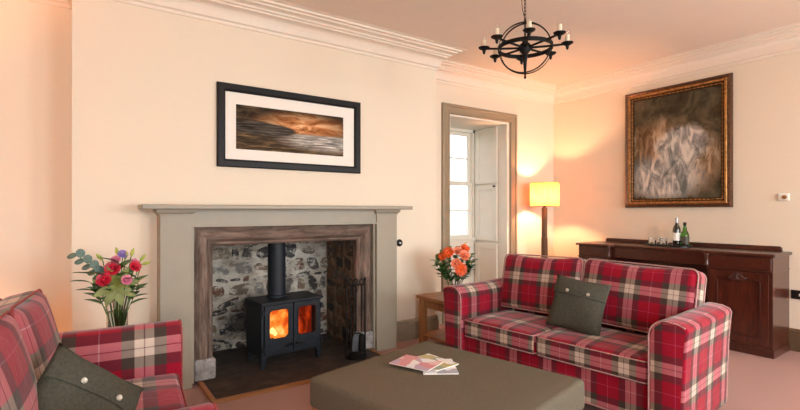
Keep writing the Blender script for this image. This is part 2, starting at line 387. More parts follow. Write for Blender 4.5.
loop = [(XL, YB), (XR, YB), (XR, YW), (CX1, YW), (CX1, YF), (CX0, YF), (CX0, YW), (XL, YW)]
prof = [(0, 2.885), (.012, 2.885), (.014, 2.91), (.03, 2.918), (.034, 2.93), (.038, 2.955), (.05, 2.985), (.072, 3.008), (.095, 3.016), (.10, 3.028), (.118, 3.032), (.124, 3.045), (.14, 3.052), (.165, 3.058), (.172, 3.07), (.20, 3.073), (.205, CZ), (.24, CZ - .004), (.245, CZ)]
mb = MB(); sweep(mb, loop, prof, True)
tag(mb.build('trim_cornice', M['cornice'], smooth=30), kind='structure')
skp = [(0, 0), (.022, 0), (.022, .165), (.016, .172), (.020, .182), (.012, .205), (.004, .215), (0, .215)]
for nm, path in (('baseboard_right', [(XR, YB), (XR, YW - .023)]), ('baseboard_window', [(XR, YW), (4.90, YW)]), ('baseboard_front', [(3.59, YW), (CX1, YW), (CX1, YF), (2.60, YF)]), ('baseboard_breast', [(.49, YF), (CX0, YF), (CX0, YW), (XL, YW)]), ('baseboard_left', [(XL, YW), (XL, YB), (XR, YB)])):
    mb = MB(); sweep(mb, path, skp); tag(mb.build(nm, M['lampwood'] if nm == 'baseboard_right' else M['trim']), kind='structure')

# window recess: architrave, sashes, shutters
win = empty('window_1', (4.23, 4.35, 0)); tag(win, kind='structure')
ap = [(0, 0), (0, -.035), (.012, -.04), (.03, -.04), (.036, -.03), (.095, -.024), (.10, -.03), (.112, -.026), (.118, 0)]
AX0, AX1, AZ = 3.592, 4.89, 2.65; v = []
mb = MB(); n = len(ap); cxw = 4.23
for (x, z, sx, sz) in ((AX0, 0, 1, 0), (AX0, AZ, 1, -1), (AX1, AZ, -1, -1), (AX1, 0, -1, 0)):
    for a, y in ap: v.append((x + sx * a - cxw, y, z + sz * a))
mb.add(v, [(i * n + k, i * n + k + 1, (i + 1) * n + k + 1, (i + 1) * n + k) for i in range(3) for k in range(n - 1)])
mb.build('architrave', M['trimd'], win)
mb = MB(); mb.box(W0 - cxw, W0 - cxw + .02, 0, .6, 0, WT); mb.box(W0 - cxw + .02, W1 - cxw - .02, 0, .6, WT - .02, WT); mb.box(W1 - cxw - .02, W1 - cxw, 0, .64, 0, WT)
mb.build('reveal_lining', M['shut'], win)
# sashes
x0, x1 = W0 - cxw + .02, W1 - cxw - .022; yw = .60
mb = MB(); mb.box(x0, x0 + .045, yw, yw + .1, .94, WT - .02); mb.box(x1 - .05, x1, yw, yw + .1, .94, WT - .02); mb.box(x0, x1, yw, yw + .1, WT - .06, WT - .02); mb.box(x0, x1, yw - .03, yw + .12, .93, .965)
mb.build('sash_box', M['shut'], win, bevel=.004)
for nm, z0, z1, yy in (('lower_sash', .965, 1.755, yw + .02), ('upper_sash', 1.73, WT - .06, yw + .055)):
    a0, a1 = x0 + .045, x1 - .05; mb = MB()
    mb.box(a0, a0 + .045, yy, yy + .035, z0, z1); mb.box(a1 - .045, a1, yy, yy + .035, z0, z1)
    mb.box(a0 + .045, a1 - .045, yy, yy + .035, z0, z0 + .045); mb.box(a0 + .045, a1 - .045, yy, yy + .035, z1 - .045, z1)
    mb.box((a0 + a1) / 2 - .01, (a0 + a1) / 2 + .01, yy + .005, yy + .03, z0 + .045, z1 - .045)
    mb.box(a0 + .045, a1 - .045, yy + .006, yy + .029, (z0 + z1) / 2 - .01, (z0 + z1) / 2 + .01)
    sa = mb.build(nm, M['shut'], win)
    MB().box(a0 + .03, a1 - .03, yy + .015, yy + .019, z0 + .03, z1 - .03).build('pane', M['pane'], sa)
# apron panel below the window
def panel(mb, x0, x1, z0, z1, y, fn, st=.06, dep=.012):
    """framed fielded panel: stiles, recessed field and a small ogee, fn maps (x,y,z)"""
    def bx(a, b_, c, d, e, g_):
        v = [(x, yy, z) for z in (e, g_) for yy in (c, d) for x in (a, b_)]
        mb.add([fn(*p) for p in v], [(0, 2, 3, 1), (4, 5, 7, 6), (0, 1, 5, 4), (2, 6, 7, 3), (0, 4, 6, 2), (1, 3, 7, 5)])
    bx(x0, x1, y, y + .012, z0, z1)
    bx(x0, x0 + st, y - dep, y, z0, z1); bx(x1 - st, x1, y - dep, y, z0, z1)
    bx(x0 + st, x1 - st, y - dep, y, z0, z0 + st); bx(x0 + st, x1 - st, y - dep, y, z1 - st, z1)
    g2 = .016
    for a, b_, c, d in ((x0 + st, x0 + st + g2, z0 + st, z1 - st), (x1 - st - g2, x1 - st, z0 + st, z1 - st), (x0 + st, x1 - st, z0 + st, z0 + st + g2), (x0 + st, x1 - st, z1 - st - g2, z1 - st)):
        bx(a, b_, y - dep * .55, y, c, d)
mb = MB(); panel(mb, x0, x1, .02, .93, yw + .02, lambda x, y, z: (x, y, z), .09)
mb.build('apron_panel', M['shut'], win, bevel=.002)
# folded shutters on the right-hand reveal (and its twin on the left)
for side in (1, -1):
    xs = (W1 - cxw - .022) if side > 0 else (W0 - cxw + .022)
    for z0, z1 in ((.06, .90), (.935, 1.715), (1.73, WT - .025)):
        mb = MB()
        panel(mb, .165, .585, z0, z1, 0, (lambda u, y, z: (xs + y - .012, u, z)) if side > 0 else (lambda u, y, z: (xs - y + .012, u, z)), .07)
        sh = mb.build('shutter_leaf', M['shut'], win, bevel=.002)
        if side > 0 and z0 > .9 and z0 < 1.5: MB().lathe([(.0, 0), (.012, .0), (.008, .012), (.014, .02), (.012, .03), (0, .033)], 10, m=Matrix.Rotation(-PI / 2, 4, 'Y'), c=(xs - .024, .20, 1.69)).build('shutter_knob', M['iron'], sh, smooth=40)

# ---------------------------------------------------------------- fireplace
# rubble recess
rec = MB()
rx0, rx1, ry = .855, 2.245, 4.66
rec.box(OX0, OX1, ry, ry + .06, 0, OZ + .5); rec.box(OX0, OX0 + .03, YF + .105, ry, 0, OZ + .5); 
rc = rec.build('wall_recess', M['mortar']); tag(rc, kind='structure')
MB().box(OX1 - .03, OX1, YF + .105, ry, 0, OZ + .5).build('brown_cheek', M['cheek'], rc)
st = MB()
def stone(c, a, b_, t, mat4, tone):
    n1, n2 = 10, 4; v = []; ph = random.random() * 6; k1 = random.uniform(.08, .25); tl = random.uniform(-.3, .3)
    for j in range(n2 + 1):
        rr = math.cos(PI / 2 * j / n2 * .97) ** .5; h = math.sin(PI / 2 * j / n2) ** .8
        for i in range(n1):
            q = 2 * PI * i / n1
            ca, sa = math.cos(q), math.sin(q); e = .62
            px = abs(ca) ** e * (1 if ca > 0 else -1); pz = abs(sa) ** e * (1 if sa > 0 else -1)
            w_ = 1 + k1 * math.sin(2 * q + ph) + .09 * math.sin(3 * q + 2 * ph)
            dx_, dz_ = px * a * w_ * rr, pz * b_ * w_ * rr; v.append(mat4 @ Vector((c[0] + dx_ * math.cos(tl) - dz_ * math.sin(tl), -t * h, c[1] + dx_ * math.sin(tl) + dz_ * math.cos(tl))))
    f = [(j * n1 + i, j * n1 + (i + 1) % n1, (j + 1) * n1 + (i + 1) % n1, (j + 1) * n1 + i) for j in range(n2) for i in range(n1)] + [tuple(n2 * n1 + i for i in range(n1))]
    st.cc = tone; st.add(v, f)
tones = [(.05, .045, .045), (.09, .08, .075), (.16, .13, .10), (.22, .16, .11), (.28, .23, .17), (.05, .05, .055), (.13, .115, .11), (.25, .24, .22), (.15, .075, .05), (.07, .06, .055)]
def rubble(w, h, mat4, dark=0):
    z = .01
    while z < h:
        rh = random.choice((.035, .055, .08, .11, .15)) * random.uniform(.85, 1.15); x = random.uniform(-.05, 0)
        while x < w:
            sw = random.uniform(.06, .24) * (1 if rh < .08 else 1.1)
            if x + sw / 2 < w and x > -.03:
                t = random.choice(tones); t = tuple(q * (1 - dark) for q in t)
                stone((x + sw / 2, z + rh / 2), sw / 2 * .86, rh / 2 * random.uniform(.5, 1.0), random.uniform(.006, .022), mat4, t)
            x += sw + .012
        z += rh * .98
rubble(rx1 - rx0, 1.45, Matrix.Translation((rx0, ry, 0)))
# side cheeks (right one faces -x, left one faces +x)
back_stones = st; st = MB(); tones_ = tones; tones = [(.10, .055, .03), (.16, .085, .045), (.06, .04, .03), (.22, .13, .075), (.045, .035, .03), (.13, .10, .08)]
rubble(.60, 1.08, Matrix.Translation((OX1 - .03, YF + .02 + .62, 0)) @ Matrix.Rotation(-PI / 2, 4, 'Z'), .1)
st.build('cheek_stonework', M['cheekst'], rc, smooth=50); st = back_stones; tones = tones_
rubble(.60, 1.08, Matrix.Translation((OX0 + .03, YF + .04, 0)) @ Matrix.Rotation(PI / 2, 4, 'Z'), .1)
s_ = st.build('rubble_stonework', M['rubble'], rc, smooth=50)
# sandstone surround
sur = empty('stone_fireplace_surround', (1.548, 3.90, 0)); tag(sur, 'weathered brown sandstone surround framing the stove recess', 'fireplace surround')
bol = [(0, .10), (0, .02), (.03, .0), (.045, -.012), (.075, -.016), (.10, -.006), (.118, .018), (.125, .03), (.14, .034), (.155, .05), (.155, .12)]
hw = (2.362 - .733) / 2; zt = 1.226
def jamb(s, z0, z1):
    mb = MB(); n = len(bol); v = []
    for z, mit in ((z0, 0), (z1, 1)):
        for a, y in bol: v.append((s * (hw - a), y, z - (a if mit else 0)))
    mb.add(v, [(k, k + 1, n + k + 1, n + k) for k in range(n - 1)] + [tuple(range(n)), tuple(range(n, 2 * n))]); return mb
for s in (-1, 1): jamb(s, .19, zt).build('stone_jamb', M['stonez'], sur, smooth=30)
mb = MB(); n = len(bol); v = []
for s in (-1, 1):
    for a, y in bol: v.append((s * (hw - a), y, zt - a))
mb.add(v, [(k, k + 1, n + k + 1, n + k) for k in range(n - 1)]); mb.build('stone_lintel', M['stonex'], sur, smooth=30)
for s in (-1, 1):
    mb = MB(); xa, xb = sorted((s * (hw - .005), s * (hw - .165))); mb.box(xa, xb, -.03, .12, .022, .19); mb.build('plinth_block', M['palestone'], sur, bevel=.022, seg=4)
# painted mantelpiece
man = empty('mantelpiece', (1.545, 3.83, 0)); tag(man, 'painted taupe mantelpiece with long shelf around the stone fireplace', 'mantelpiece')
ox = 1.545
for a, b_ in ((.494, .714), (2.362, 2.596)):
    mb = MB(); mb.box(a - ox, b_ - ox, 0, .17, 0, 1.335); p = mb.build('pilaster', M['trim'], man, bevel=.004)
    mb = MB(); cp = [(0, 1.318), (.006, 1.318), (.008, 1.33), (.02, 1.338), (.024, 1.352), (.024, 1.364), (0, 1.364)]
    sweep(mb, [(b_ - ox + .001, .17), (b_ - ox + .001, -.001), (a - ox - .001, -.001), (a - ox - .001, .17)], cp)
    sweep_p = mb.build('capital_moulding', M['trim'], p)
mb = MB(); mb.box(.714 - ox, 2.362 - ox, .012, .17, 1.236, 1.364); fr_ = mb.build('frieze', M['trim'], man, bevel=.003)
mb = MB(); mb.box(.714 - ox, 2.362 - ox, .003, .012, 1.225, 1.243); mb.box(.714 - ox, 2.362 - ox, -.006, .012, 1.345, 1.364); mb.build('frieze_bead', M['trim'], fr_, bevel=.002)
for a, b_ in ((.714, .733), (2.343, 2.362)):
    MB().box(a - ox, b_ - ox, .03, .17, 0.02, 1.236).build('inner_slip', M['trim'], man)
mb = MB(); mb.box(.367 - ox, 2.712 - ox, -.11, .17, 1.364, 1.398); mb.build('shelf', M['trim'], man, bevel=.006, seg=3)
# hearth
he = empty('hearth', (1.55, 3.42, 0)); tag(he, 'low dark slate hearth slab with oak edging under the stove', 'hearth')
mb = MB(); mb.box(.80 - 1.55, 2.30 - 1.55, .035, 1.24, 0, .018); mb.build('hearth_slab', M['hearth'], he)
mb = MB(); mb.box(.765 - 1.55, 2.335 - 1.55, 0, .035, 0, .024); mb.box(.765 - 1.55, .80 - 1.55, .035, .46, 0, .024); mb.box(2.30 - 1.55, 2.335 - 1.55, .035, .46, 0, .024); mb.build('hearth_edging', M['oak'], he, bevel=.003)

# wood stove, front centre of its feet at (1.53,3.91)
stv = empty('wood_stove', (1.545, 3.885, .018), R(6)); tag(stv, 'black cast iron stove with two glazed doors and a fire burning inside', 'stove')
SW = .285; SD = .34
mb = MB()
# body as shell with a firebox cavity
mb.box(-SW, SW, .02, SD, .10, .155); mb.box(-SW, SW, .02, SD, .525, .545); mb.box(-SW, -SW + .02, .02, SD, .155, .525); mb.box(SW - .02, SW, .02, SD, .155, .525); mb.box(-SW + .02, SW - .02, SD - .02, SD, .155, .525)
mb.box(-.014, .014, .0205, .032, .155, .525); mb.box(-SW + .02, SW - .02, .0205, .03, .505, .525); mb.box(-SW + .02, -SW + .05, .0205, .03, .155, .505); mb.box(SW - .05, SW - .02, .0205, .03, .155, .505)
body = mb.build('stove_body', M['stove'], stv, bevel=.004)
mb = MB(); mb.box(-SW - .012, SW + .012, -.012, SD + .01, .545, .562); mb.box(-SW - .004, SW + .004, -.004, SD + .002, .535, .546); mb.build('top_plate', M['stove'], stv, bevel=.006, seg=3)
for sx in (-1, 1):
    for y in (.03, SD - .045):
        mb = MB(); q = [(0, 0), (.0, .10), (.06, .10), (.045, .07), (.034, .0)]
        mb.prism(q, 0, .035, lambda a, b_, t, sx=sx, y=y: (sx * (SW - a + .002), y + t - .01, b_)); mb.build('stove_leg', M['stove'], stv, bevel=.003)
    # door with a window
    cx = sx * .1335; hw_, z0, z1 = .128, .125, .533
    outer = [(cx - hw_, z0), (cx + hw_, z0), (cx + hw_, z1), (cx - hw_, z1)]
    wx, wz0, wz1 = .092, .245, .495
    inner = []
    for (ix, iz, s0) in ((wx, wz1, 0), (-wx, wz1, 1), (-wx, wz0, 2), (wx, wz0, 3)):
        r_ = .035
        for i in range(6):
            t = PI / 2 * (s0 + i / 5); ccx = ix - math.copysign(r_, ix); ccz = iz - r_ if s0 < 2 else iz + r_
            inner.append((cx + ccx + r_ * math.cos(t), ccz + r_ * math.sin(t)))
    # outer ring sampled to match
    outr = []
    for (x, z) in inner:
        dx, dz = x - cx, z - (wz0 + wz1) / 2
        k = min(hw_ / abs(dx) if dx else 9, ((z1 if dz > 0 else wz0 - .028) - (wz0 + wz1) / 2) / dz if dz else 9)
        outr.append((cx + dx * k, (wz0 + wz1) / 2 + dz * k))
    nI = len(inner); v = [(x, 0, z) for x, z in outr] + [(x, 0, z) for x, z in inner] + [(x, .02, z) for x, z in inner] + [(x, .02, z) for x, z in outr]
    f = []
    for i in range(nI):
        j = (i + 1) % nI
        f += [(i, j, nI + j, nI + i), (nI + i, nI + j, 2 * nI + j, 2 * nI + i), (2 * nI + i, 2 * nI + j, 3 * nI + j, 3 * nI + i), (3 * nI + i, 3 * nI + j, j, i)]
    mb = MB(); mb.add(v, f); mb.box(cx - hw_, cx + hw_, 0, .02, z0, wz0 - .028)
    # rounded bead around the window and lower panel
    mb.tube([(x, -.001, z) for x, z in inner], .006, 6, True)
    lp = rrect(.09, .032, .008, 2); mb.tube([(cx + a, -.001, .17 + b_) for a, b_ in lp], .0035, 6, True)
    dr = mb.build('stove_door', M['stove'], stv, smooth=35)
    MB().prism(inner, .010, .014, lambda a, b_, t: (a, t, b_)).build('door_glass', M['smoke'], dr)
    for hz in (.17, .48):
        mb = MB(); mb.lathe([(.0, -.022), (.011, -.022), (.011, .022), (0, .022)], 10, c=(sx * (SW - .008), -.004, hz)); mb.build('hinge', M['stove'], dr, smooth=40)
    mb = MB(); mb.tube([(sx * .022, 0, .185), (sx * .022, -.022, .185), (sx * .03, -.028, .183), (sx * .085, -.03, .178)], .007, 8); mb.build('door_handle', M['iron'], dr, smooth=60)
mb = MB(); mb.lathe([(.09, .562), (.09, .578), (.079, .584), (.079, 1.45)], 28, c=(-.045, .235, 0)); mb.build('flue_pipe', M['stove'], stv, smooth=40)
mb = MB(); mb.box(-SW + .03, SW - .03, .04, SD - .03, .155, .175)
for i in range(4): mb.tube([(-.2 + .09 * i, .12 + .03 * (i % 2), .20), (-.02 + .08 * i, .17, .215 + .02 * (i % 2))], .03, 9)
mb.build('firewood', M['log'], stv, smooth=50)
mb = MB(); v = []; nx, nz = 26, 14
for i in range(nx + 1):
    for j in range(nz + 1):
        x = -.25 + .5 * i / nx; z = .19 + .30 * j / nz; v.append((x, .155 + .025 * math.sin(9 * x + 4 * z) + .02 * math.sin(31 * x) - .03 * (1 - j / nz), z + .02 * math.sin(23 * x) * (j / nz)))
mb.add(v, [(i * (nz + 1) + j, i * (nz + 1) + j + 1, (i + 1) * (nz + 1) + j + 1, (i + 1) * (nz + 1) + j) for i in range(nx) for j in range(nz)])
fl = mb.build('flame', M['flame'], stv, smooth=80); q = fl.modifiers.new('s', 'SOLIDIFY'); q.thickness = .02
for (x, z0, r_, hh) in ((-.150, .265, .028, .06), (-.125, .245, .018, .05)):
    mb = MB(); mb.lathe([(.002, z0), (r_ * .7, z0 + hh * .15), (r_, z0 + hh * .4), (r_ * .6, z0 + hh * .75), (.001, z0 + hh)], 12, c=(x, .10, 0)); mb.build('flame_heart', M['flame_hot'], stv, smooth=80)

# companion set
cs = empty('fireside_companion_set', (2.085, 3.745, .018), R(-25)); tag(cs, 'black iron fireside tool stand on hearth right of the stove', 'fire tools')
mb = MB(); mb.lathe([(.0, 0), (.10, 0), (.10, .012), (.085, .018), (.02, .022), (0, .022)], 24); mb.build('stand_base', M['iron'], cs, smooth=40)
mb = MB()
for sx in (-.085, .085):
    mb.tube([(sx, 0, .01), (sx, 0, .70)], .0075, 8); mb.lathe([(0, -.014), (.012, -.006), (.013, .004), (.005, .018), (0, .022)], 10, c=(sx, 0, .708))
    mb.lathe([(.0075, -.008), (.012, 0), (.0075, .008)], 10, c=(sx, 0, .36), cap=False)
mb.tube([(-.085, 0, .66), (.085, 0, .66)], .007, 8); mb.tube([(0, -.05, .66), (0, .05, .66)], .005, 8)
for q in (-.05, -.02, .02, .05): mb.tube([(q, 0, .66), (q, -.02, .655), (q, -.024, .668)], .004, 6)
mb.build('stand_frame', M['iron'], cs, smooth=50)
def tool(name, x, end):
    mb = MB(); lp = [(x + .018 * math.cos(t), -.022, .69 + .026 * math.sin(t)) for t in [2 * PI * i / 14 for i in range(14)]]
    mb.tube(lp, .005, 6, True); mb.tube([(x, -.022, .665), (x + .004, -.02, .6)], .009, 8); mb.tube([(x, -.022, .61), (x, -.022, .24)], .006, 8)
    return mb
mb = tool('s', 0, 0); sh_ = [(-.028, .225), (.028, .225), (.045, .18), (.05, .07), (.044, .055), (-.044, .055), (-.05, .07), (-.045, .18)]
so = mb.build('shovel_handle', M['iron'], cs, smooth=50)
mb = MB(); mb.prism(sh_, 0, .004, lambda a, b_, t: (a + .01, -.035 - .5 * (b_ - .225) * .25 + t, b_))
blade = plain('shovel_steel', (.20, .24, .27), .35, .6, var=.2)
sb_ = mb.build('shovel_blade', blade, so)
rim = [(a + .01, -.037 - .5 * (b_ - .225) * .25, b_) for a, b_ in (sh_[5:] + sh_[:5])]; MB().tube(rim, .006, 6).build('shovel_rim', M['iron'], so, smooth=60)
mb = tool('p', -.048, 0); mb.tube([(-.048, -.022, .25), (-.048, -.022, .09), (-.06, -.022, .07)], .005, 6); mb.build('poker', M['iron'], cs, smooth=50)
mb = tool('b', .05, 0); mb.lathe([(.012, .22), (.026, .21), (.03, .10), (.028, .06), (0, .06)], 14, c=(.05, -.022, 0)); mb.build('hearth_brush', M['iron'], cs, smooth=50)
mb = MB()
for q in (-1, 1):
    mb.tube([(-.03, .03, .66), (-.03 + q * .02, .03, .5), (-.03 + q * .006, .03, .36), (-.03 + q * .03, .03, .24), (-.03 + q * .004, .03, .12)], .005, 6)
mb.build('fire_tongs', M['iron'], cs, smooth=50)

# ---------------------------------------------------------------- sofas
def sofa(name, center, rot, Ls, mt, mp, label, uo=0., armh=.72, vo=0., seat_split=0., back_y=.25):
    root = empty(name, (center[0], center[1], 0), rot); tag(root, label, 'sofa', None)
    D = .84; AW = .185; W = Ls / 2 + AW; yf = -D / 2
    # base rail
    mb = MB(); rbox(mb, Ls + .01, D - .10, .25, .02, m=Matrix.Translation((0, .0, .18)), uo=(uo, .05)); o = mb.build('seat_base', mt, root, smooth=60); weld(o)
    mb = MB(); mb.tube([(-Ls / 2, yf + .047, .072), (Ls / 2, yf + .047, .072)], .005, 6); mb.build('base_piping', mp, o, smooth=60)
    # arms: outline in (x,z), swept front to back
    for s in (-1, 1):
        P = [(-.0, .05), (0, .56)]
        for i in range(9):
            t = PI - (PI / 2 + .1) * i / 8; P.append((.095 + .095 * math.cos(t), armh - .105 + .1 * math.sin(t)))
        P += [(.165, armh - .012), (.205, armh - .03), (.215, armh - .05), (.21, armh - .09), (.20, .5), (.19, .25), (AW, .05)]
        L = [0]
        for i in range(1, len(P)): L.append(L[-1] + math.dist(P[i], P[i - 1]))
        ys = [yf - .004, yf, yf + .006, yf + .02] + [yf + .02 + (D - .04) * i / 10 for i in range(1, 11)] + [yf + D - .006, yf + D]
        ins = [.014, .006, .001, 0] + [0] * 10 + [.006, .012]
        cxp, czp = .1, .40
        mb = MB(); v = []; uvv = []
        for y, e in zip(ys, ins):
            for (a, b_), l in zip(P, L):
                sag = .006 * math.sin(PI * (y - yf) / D) * (1 if b_ > .6 else 0)
                aa = a + (e if a < .1 else -e); bb = b_ - (e if b_ > .55 else 0) - sag
                v.append((s * (Ls / 2 + aa), y, bb)); uvv.append((y + uo, -l + .1 + vo))
        n = len(P); fs = []; us = []
        for i in range(len(ys) - 1):
            for k in range(n - 1):
                q = (i * n + k, i * n + k + 1, (i + 1) * n + k + 1, (i + 1) * n + k); fs.append(q); us.append([uvv[t] for t in q])
        for base in (0, (len(ys) - 1) * n):
            for k in range(n // 2 - 1):
                q = (base + k, base + k + 1, base + n - 2 - k, base + n - 1 - k); fs.append(q); us.append([(abs(v[t][0]) - Ls / 2 + .03, v[t][2] - .115) for t in q])
        mb.add(v, fs, us); o = mb.build('arm', mt, root, smooth=40)
        MB().tube([(s * (Ls / 2 + (a + .004 if a < .1 else a - .004)), yf - .003, b_ - (.004 if b_ > .55 else 0)) for a, b_ in P[:13]], .0045, 6).build('arm_piping', mp, o, smooth=60)
        MB().tube([(s * (Ls / 2 + (a + .004 if a < .1 else a - .004)), yf + D, b_ - (.004 if b_ > .55 else 0)) for a, b_ in P[2:]], .005, 6).build('arm_piping', mp, o, smooth=60)
    # back frame
    mb = MB(); rbox(mb, Ls + .02, .12, .72, .035, m=Matrix.Translation((0, D / 2 - .045, .42)), uo=(uo, 0)); o = mb.build('back_frame', mt, root, smooth=60); weld(o)
    # seat cushions
    sw = Ls / 2
    for s in (-1, 1):
        sp_ = seat_split; T = .145; dp = .62; cz = .305 + T / 2; cy = yf + .015 + dp / 2
        mm = Matrix.Translation(((s * Ls / 2 + sp_) / 2, cy, cz)); sw = Ls / 2 - s * sp_; mb = MB(); pos = rbox(mb, sw - .006, dp, T, .035, .022, m=mm, uo=(uo + s * .06 + .02, .13), ni=14)
        o = mb.build('seat_cushion', mt, root, smooth=60); weld(o)
        for zz in (T / 2 - .008, -T / 2 + .008):
            pts = [mm @ Vector((a, b_, zz)) for a, b_ in rrect(sw / 2 - .008, dp / 2 - .004, .03)]
            MB().tube(pts, .004, 6, True).build('piping', mp, o, smooth=60)
    # back cushions
    sw = Ls / 2
    for s in (-1, 1):
        bw = sw + .03 + (.045 if s > 0 else 0); bh = .475; bt = .18
        mm = Matrix.Translation((s * bw / 2, back_y, .475 + bh / 2 - .005)) @ Matrix.Rotation(R(-13), 4, 'X') @ Matrix.Rotation(R(s * 1.2), 4, 'Y')
        def wrp(q, s=s):
            if q.z > 0:
                k = (q.z / (bh / 2)) ** 2
                q.x *= 1 - .0 * k; q.z += .018 * math.cos(q.x / (bw / 2) * PI) * k * -.6
            return q
        mb = MB(); rbox(mb, bw, bt, bh, .05, 0, m=mm, warp=wrp, uo=(uo + s * .05, .02), ni=14, frontcrown=.035)
        o = mb.build('back_cushion', mt, root, smooth=60); weld(o)
        for yy in (-bt / 2 + .012, bt / 2 - .012):
            pts = []
            for a, b_ in rrect(bw / 2 - .004, bh / 2 - .004, .045, 6):
                pts.append(mm @ (wrp(Vector((a, yy, b_)))))
            # densify the long runs so piping follows the warp
            dense = []
            for i in range(len(pts)):
                p, q = pts[i], pts[(i + 1) % len(pts)]; dense.append(p)
            MB().tube(dense, .0055, 6, True).build('piping', mp, o, smooth=60)
    for sx in (-1, 1):
        for sy in (-1, 1):
            mb = MB(); mb.lathe([(.018, 0), (.028, .03), (.032, .062)], 12, c=(sx * (W - .08), sy * (D / 2 - .08), 0)); mb.build('foot', M['lampwood'], root, smooth=40)
    return root
sofR = sofa('sofa', (3.125, 2.235), R(-83.5), 1.47, M['tartan'], M['pipe'], 'red tartan two seat sofa standing in front of the dark sideboard', .0, seat_split=-.05)
sofL = sofa('sofa', (.01, 2.33), R(85), 1.16, M['tartanL'], M['pipe_red'], 'red tartan sofa cut off by the lower left edge of the photo', .285, vo=.087)

def pillow(name, S, T, label, M4, nbut=2):
    root = empty(name); root.matrix_world = M4; tag(root, label, 'cushion', None)
    mb = MB(); n = 20
    for sg in (1, -1):
        v = []
        for i in range(n + 1):
            for j in range(n + 1):
                a = -1 + 2 * i / n; b_ = -1 + 2 * j / n
                pin = 1 - .07 * (1 - a * a) * abs(b_) ** 3; pin2 = 1 - .07 * (1 - b_ * b_) * abs(a) ** 3
                h = T / 2 * (max(0, 1 - abs(a) ** 2.6) * max(0, 1 - abs(b_) ** 2.6)) ** .5
                h *= 1 + .05 * math.sin(5 * a + 2 * b_)
                if sg < 0 and b_ > .28: h += .0
                v.append((a * S / 2 * pin2, sg * h, b_ * S / 2 * pin))
        mb.add(v, [(i * (n + 1) + j, i * (n + 1) + j + 1, (i + 1) * (n + 1) + j + 1, (i + 1) * (n + 1) + j) for i in range(n) for j in range(n)])
    o = mb.build('cushion_cover', M['wool'], root, smooth=80); weld(o)
    def surf(a, b_):
        return -T / 2 * (max(0, 1 - abs(a) ** 2.6) * max(0, 1 - abs(b_) ** 2.6)) ** .5 * (1 + .05 * math.sin(5 * a + 2 * b_))
    # flap: raised strip whose lower edge makes the seam line
    mb = MB(); k = 18; v = []; fl = .30
    for i in range(k + 1):
        a = -.96 + 1.92 * i / k; x = a * S / 2 * .985
        for b_ in (fl - .02, fl, fl + .12, .6, .85): v.append((x, surf(a, b_) - (.007 if b_ > fl - .01 and b_ < .8 else -.004), b_ * S / 2))
    mb.add(v, [(i * 5 + j, i * 5 + j + 1, (i + 1) * 5 + j + 1, (i + 1) * 5 + j) for i in range(k) for j in range(4)])
    mb.build('flap', M['wool'], root, smooth=30)
    bx = (-.38, .38) if nbut == 2 else (0,)
    for q in bx:
        MB().lathe([(0, 0), (.011, 0), (.0125, .004), (.009, .007), (0, .006)], 14, m=Matrix.Rotation(PI / 2, 4, 'X'), c=(q * S / 2, surf(q, fl + .1) - .006, (fl + .13) * S / 2)).build('button', M['button'], root, smooth=40)
    return root
def orient(loc, nrm, roll):
    """local -y faces nrm, local z up, then roll about the facing axis"""
    y = -Vector(nrm).normalized(); x = y.cross(Vector((0, 0, 1))).normalized(); z = x.cross(y)
    m = Matrix((x, y, z)).transposed().to_4x4()
    return Matrix.Translation(loc) @ m @ Matrix.Rotation(roll, 4, 'Y')
pillow('scatter_cushion', .40, .13, 'grey green wool cushion with two buttons on the sofa before the sideboard', orient((3.03, 2.10, .655), (-.93, -.30, .33), R(7)))
pillow('scatter_cushion', .42, .17, 'dark grey green cushion on the sofa at the lower left edge', orient((-.005, 2.24, .545), (.50, -.80, .34), R(44)))

# ---------------------------------------------------------------- ottoman and magazines
ot = empty('ottoman', (1.69, 2.005, 0), R(12.5)); tag(ot, 'large square olive grey wool ottoman in the middle of the room', 'ottoman')
ow, od = 1.03, 1.155
mb = MB(); rbox(mb, ow, od, .17, .028, .004, m=Matrix.Translation((0, 0, .335)), ni=12); o = mb.build('padded_top', M['wool_ott'], ot, smooth=60); weld(o)
MB().box(-ow / 2 + .03, ow / 2 - .03, -od / 2 + .03, od / 2 - .03, .205, .252).build('under_frame', M['oak'], ot)
for sx in (-1, 1):
    for sy in (-1, 1):
        x, y = sx * (ow / 2 - .045), sy * (od / 2 - .045); mb = MB(); mb.box(x - .03, x + .03, y - .03, y + .03, .0, .253); mb.build('leg', M['oakz'], ot, bevel=.004)
def magmat(name, cols, sc, rot=0):
    m, nt, b = newmat(name); v = coords(nt, 'Object', (1, 1, 1), (0, 0, rot)); n = N(nt, 'ShaderNodeTexVoronoi'); n.inputs['Scale'].default_value = sc
    nt.links.new(v, n.inputs['Vector']); sp = N(nt, 'ShaderNodeSeparateColor'); nt.links.new(n.outputs['Color'], sp.inputs[0])
    nt.links.new(ramp(nt, sp.outputs[0], [(i / len(cols), c) for i, c in enumerate(cols)], 'CONSTANT'), b.inputs['Base Color']); b.inputs['Roughness'].default_value = .3; return m
mags = [((1.76, 2.16), -32, .0, 'magazine with grey and white cover, lowest in the fan', [(.7, .7, .72), (.3, .3, .34), (.8, .78, .75)], .26, .20),
        ((1.765, 2.225), 6, .0075, 'magazine with a yellow and green photo cover, middle of fan', [(.75, .74, .7), (.45, .36, .1), (.25, .28, .18), (.7, .68, .66), (.8, .78, .72)], .26, .19),
        ((1.665, 2.25), 22, .015, 'magazine with a pinkish red cover photo, uppermost in the fan', [(.75, .73, .74), (.6, .2, .22), (.45, .30, .42), (.78, .74, .72), (.70, .45, .42)], .26, .19)]
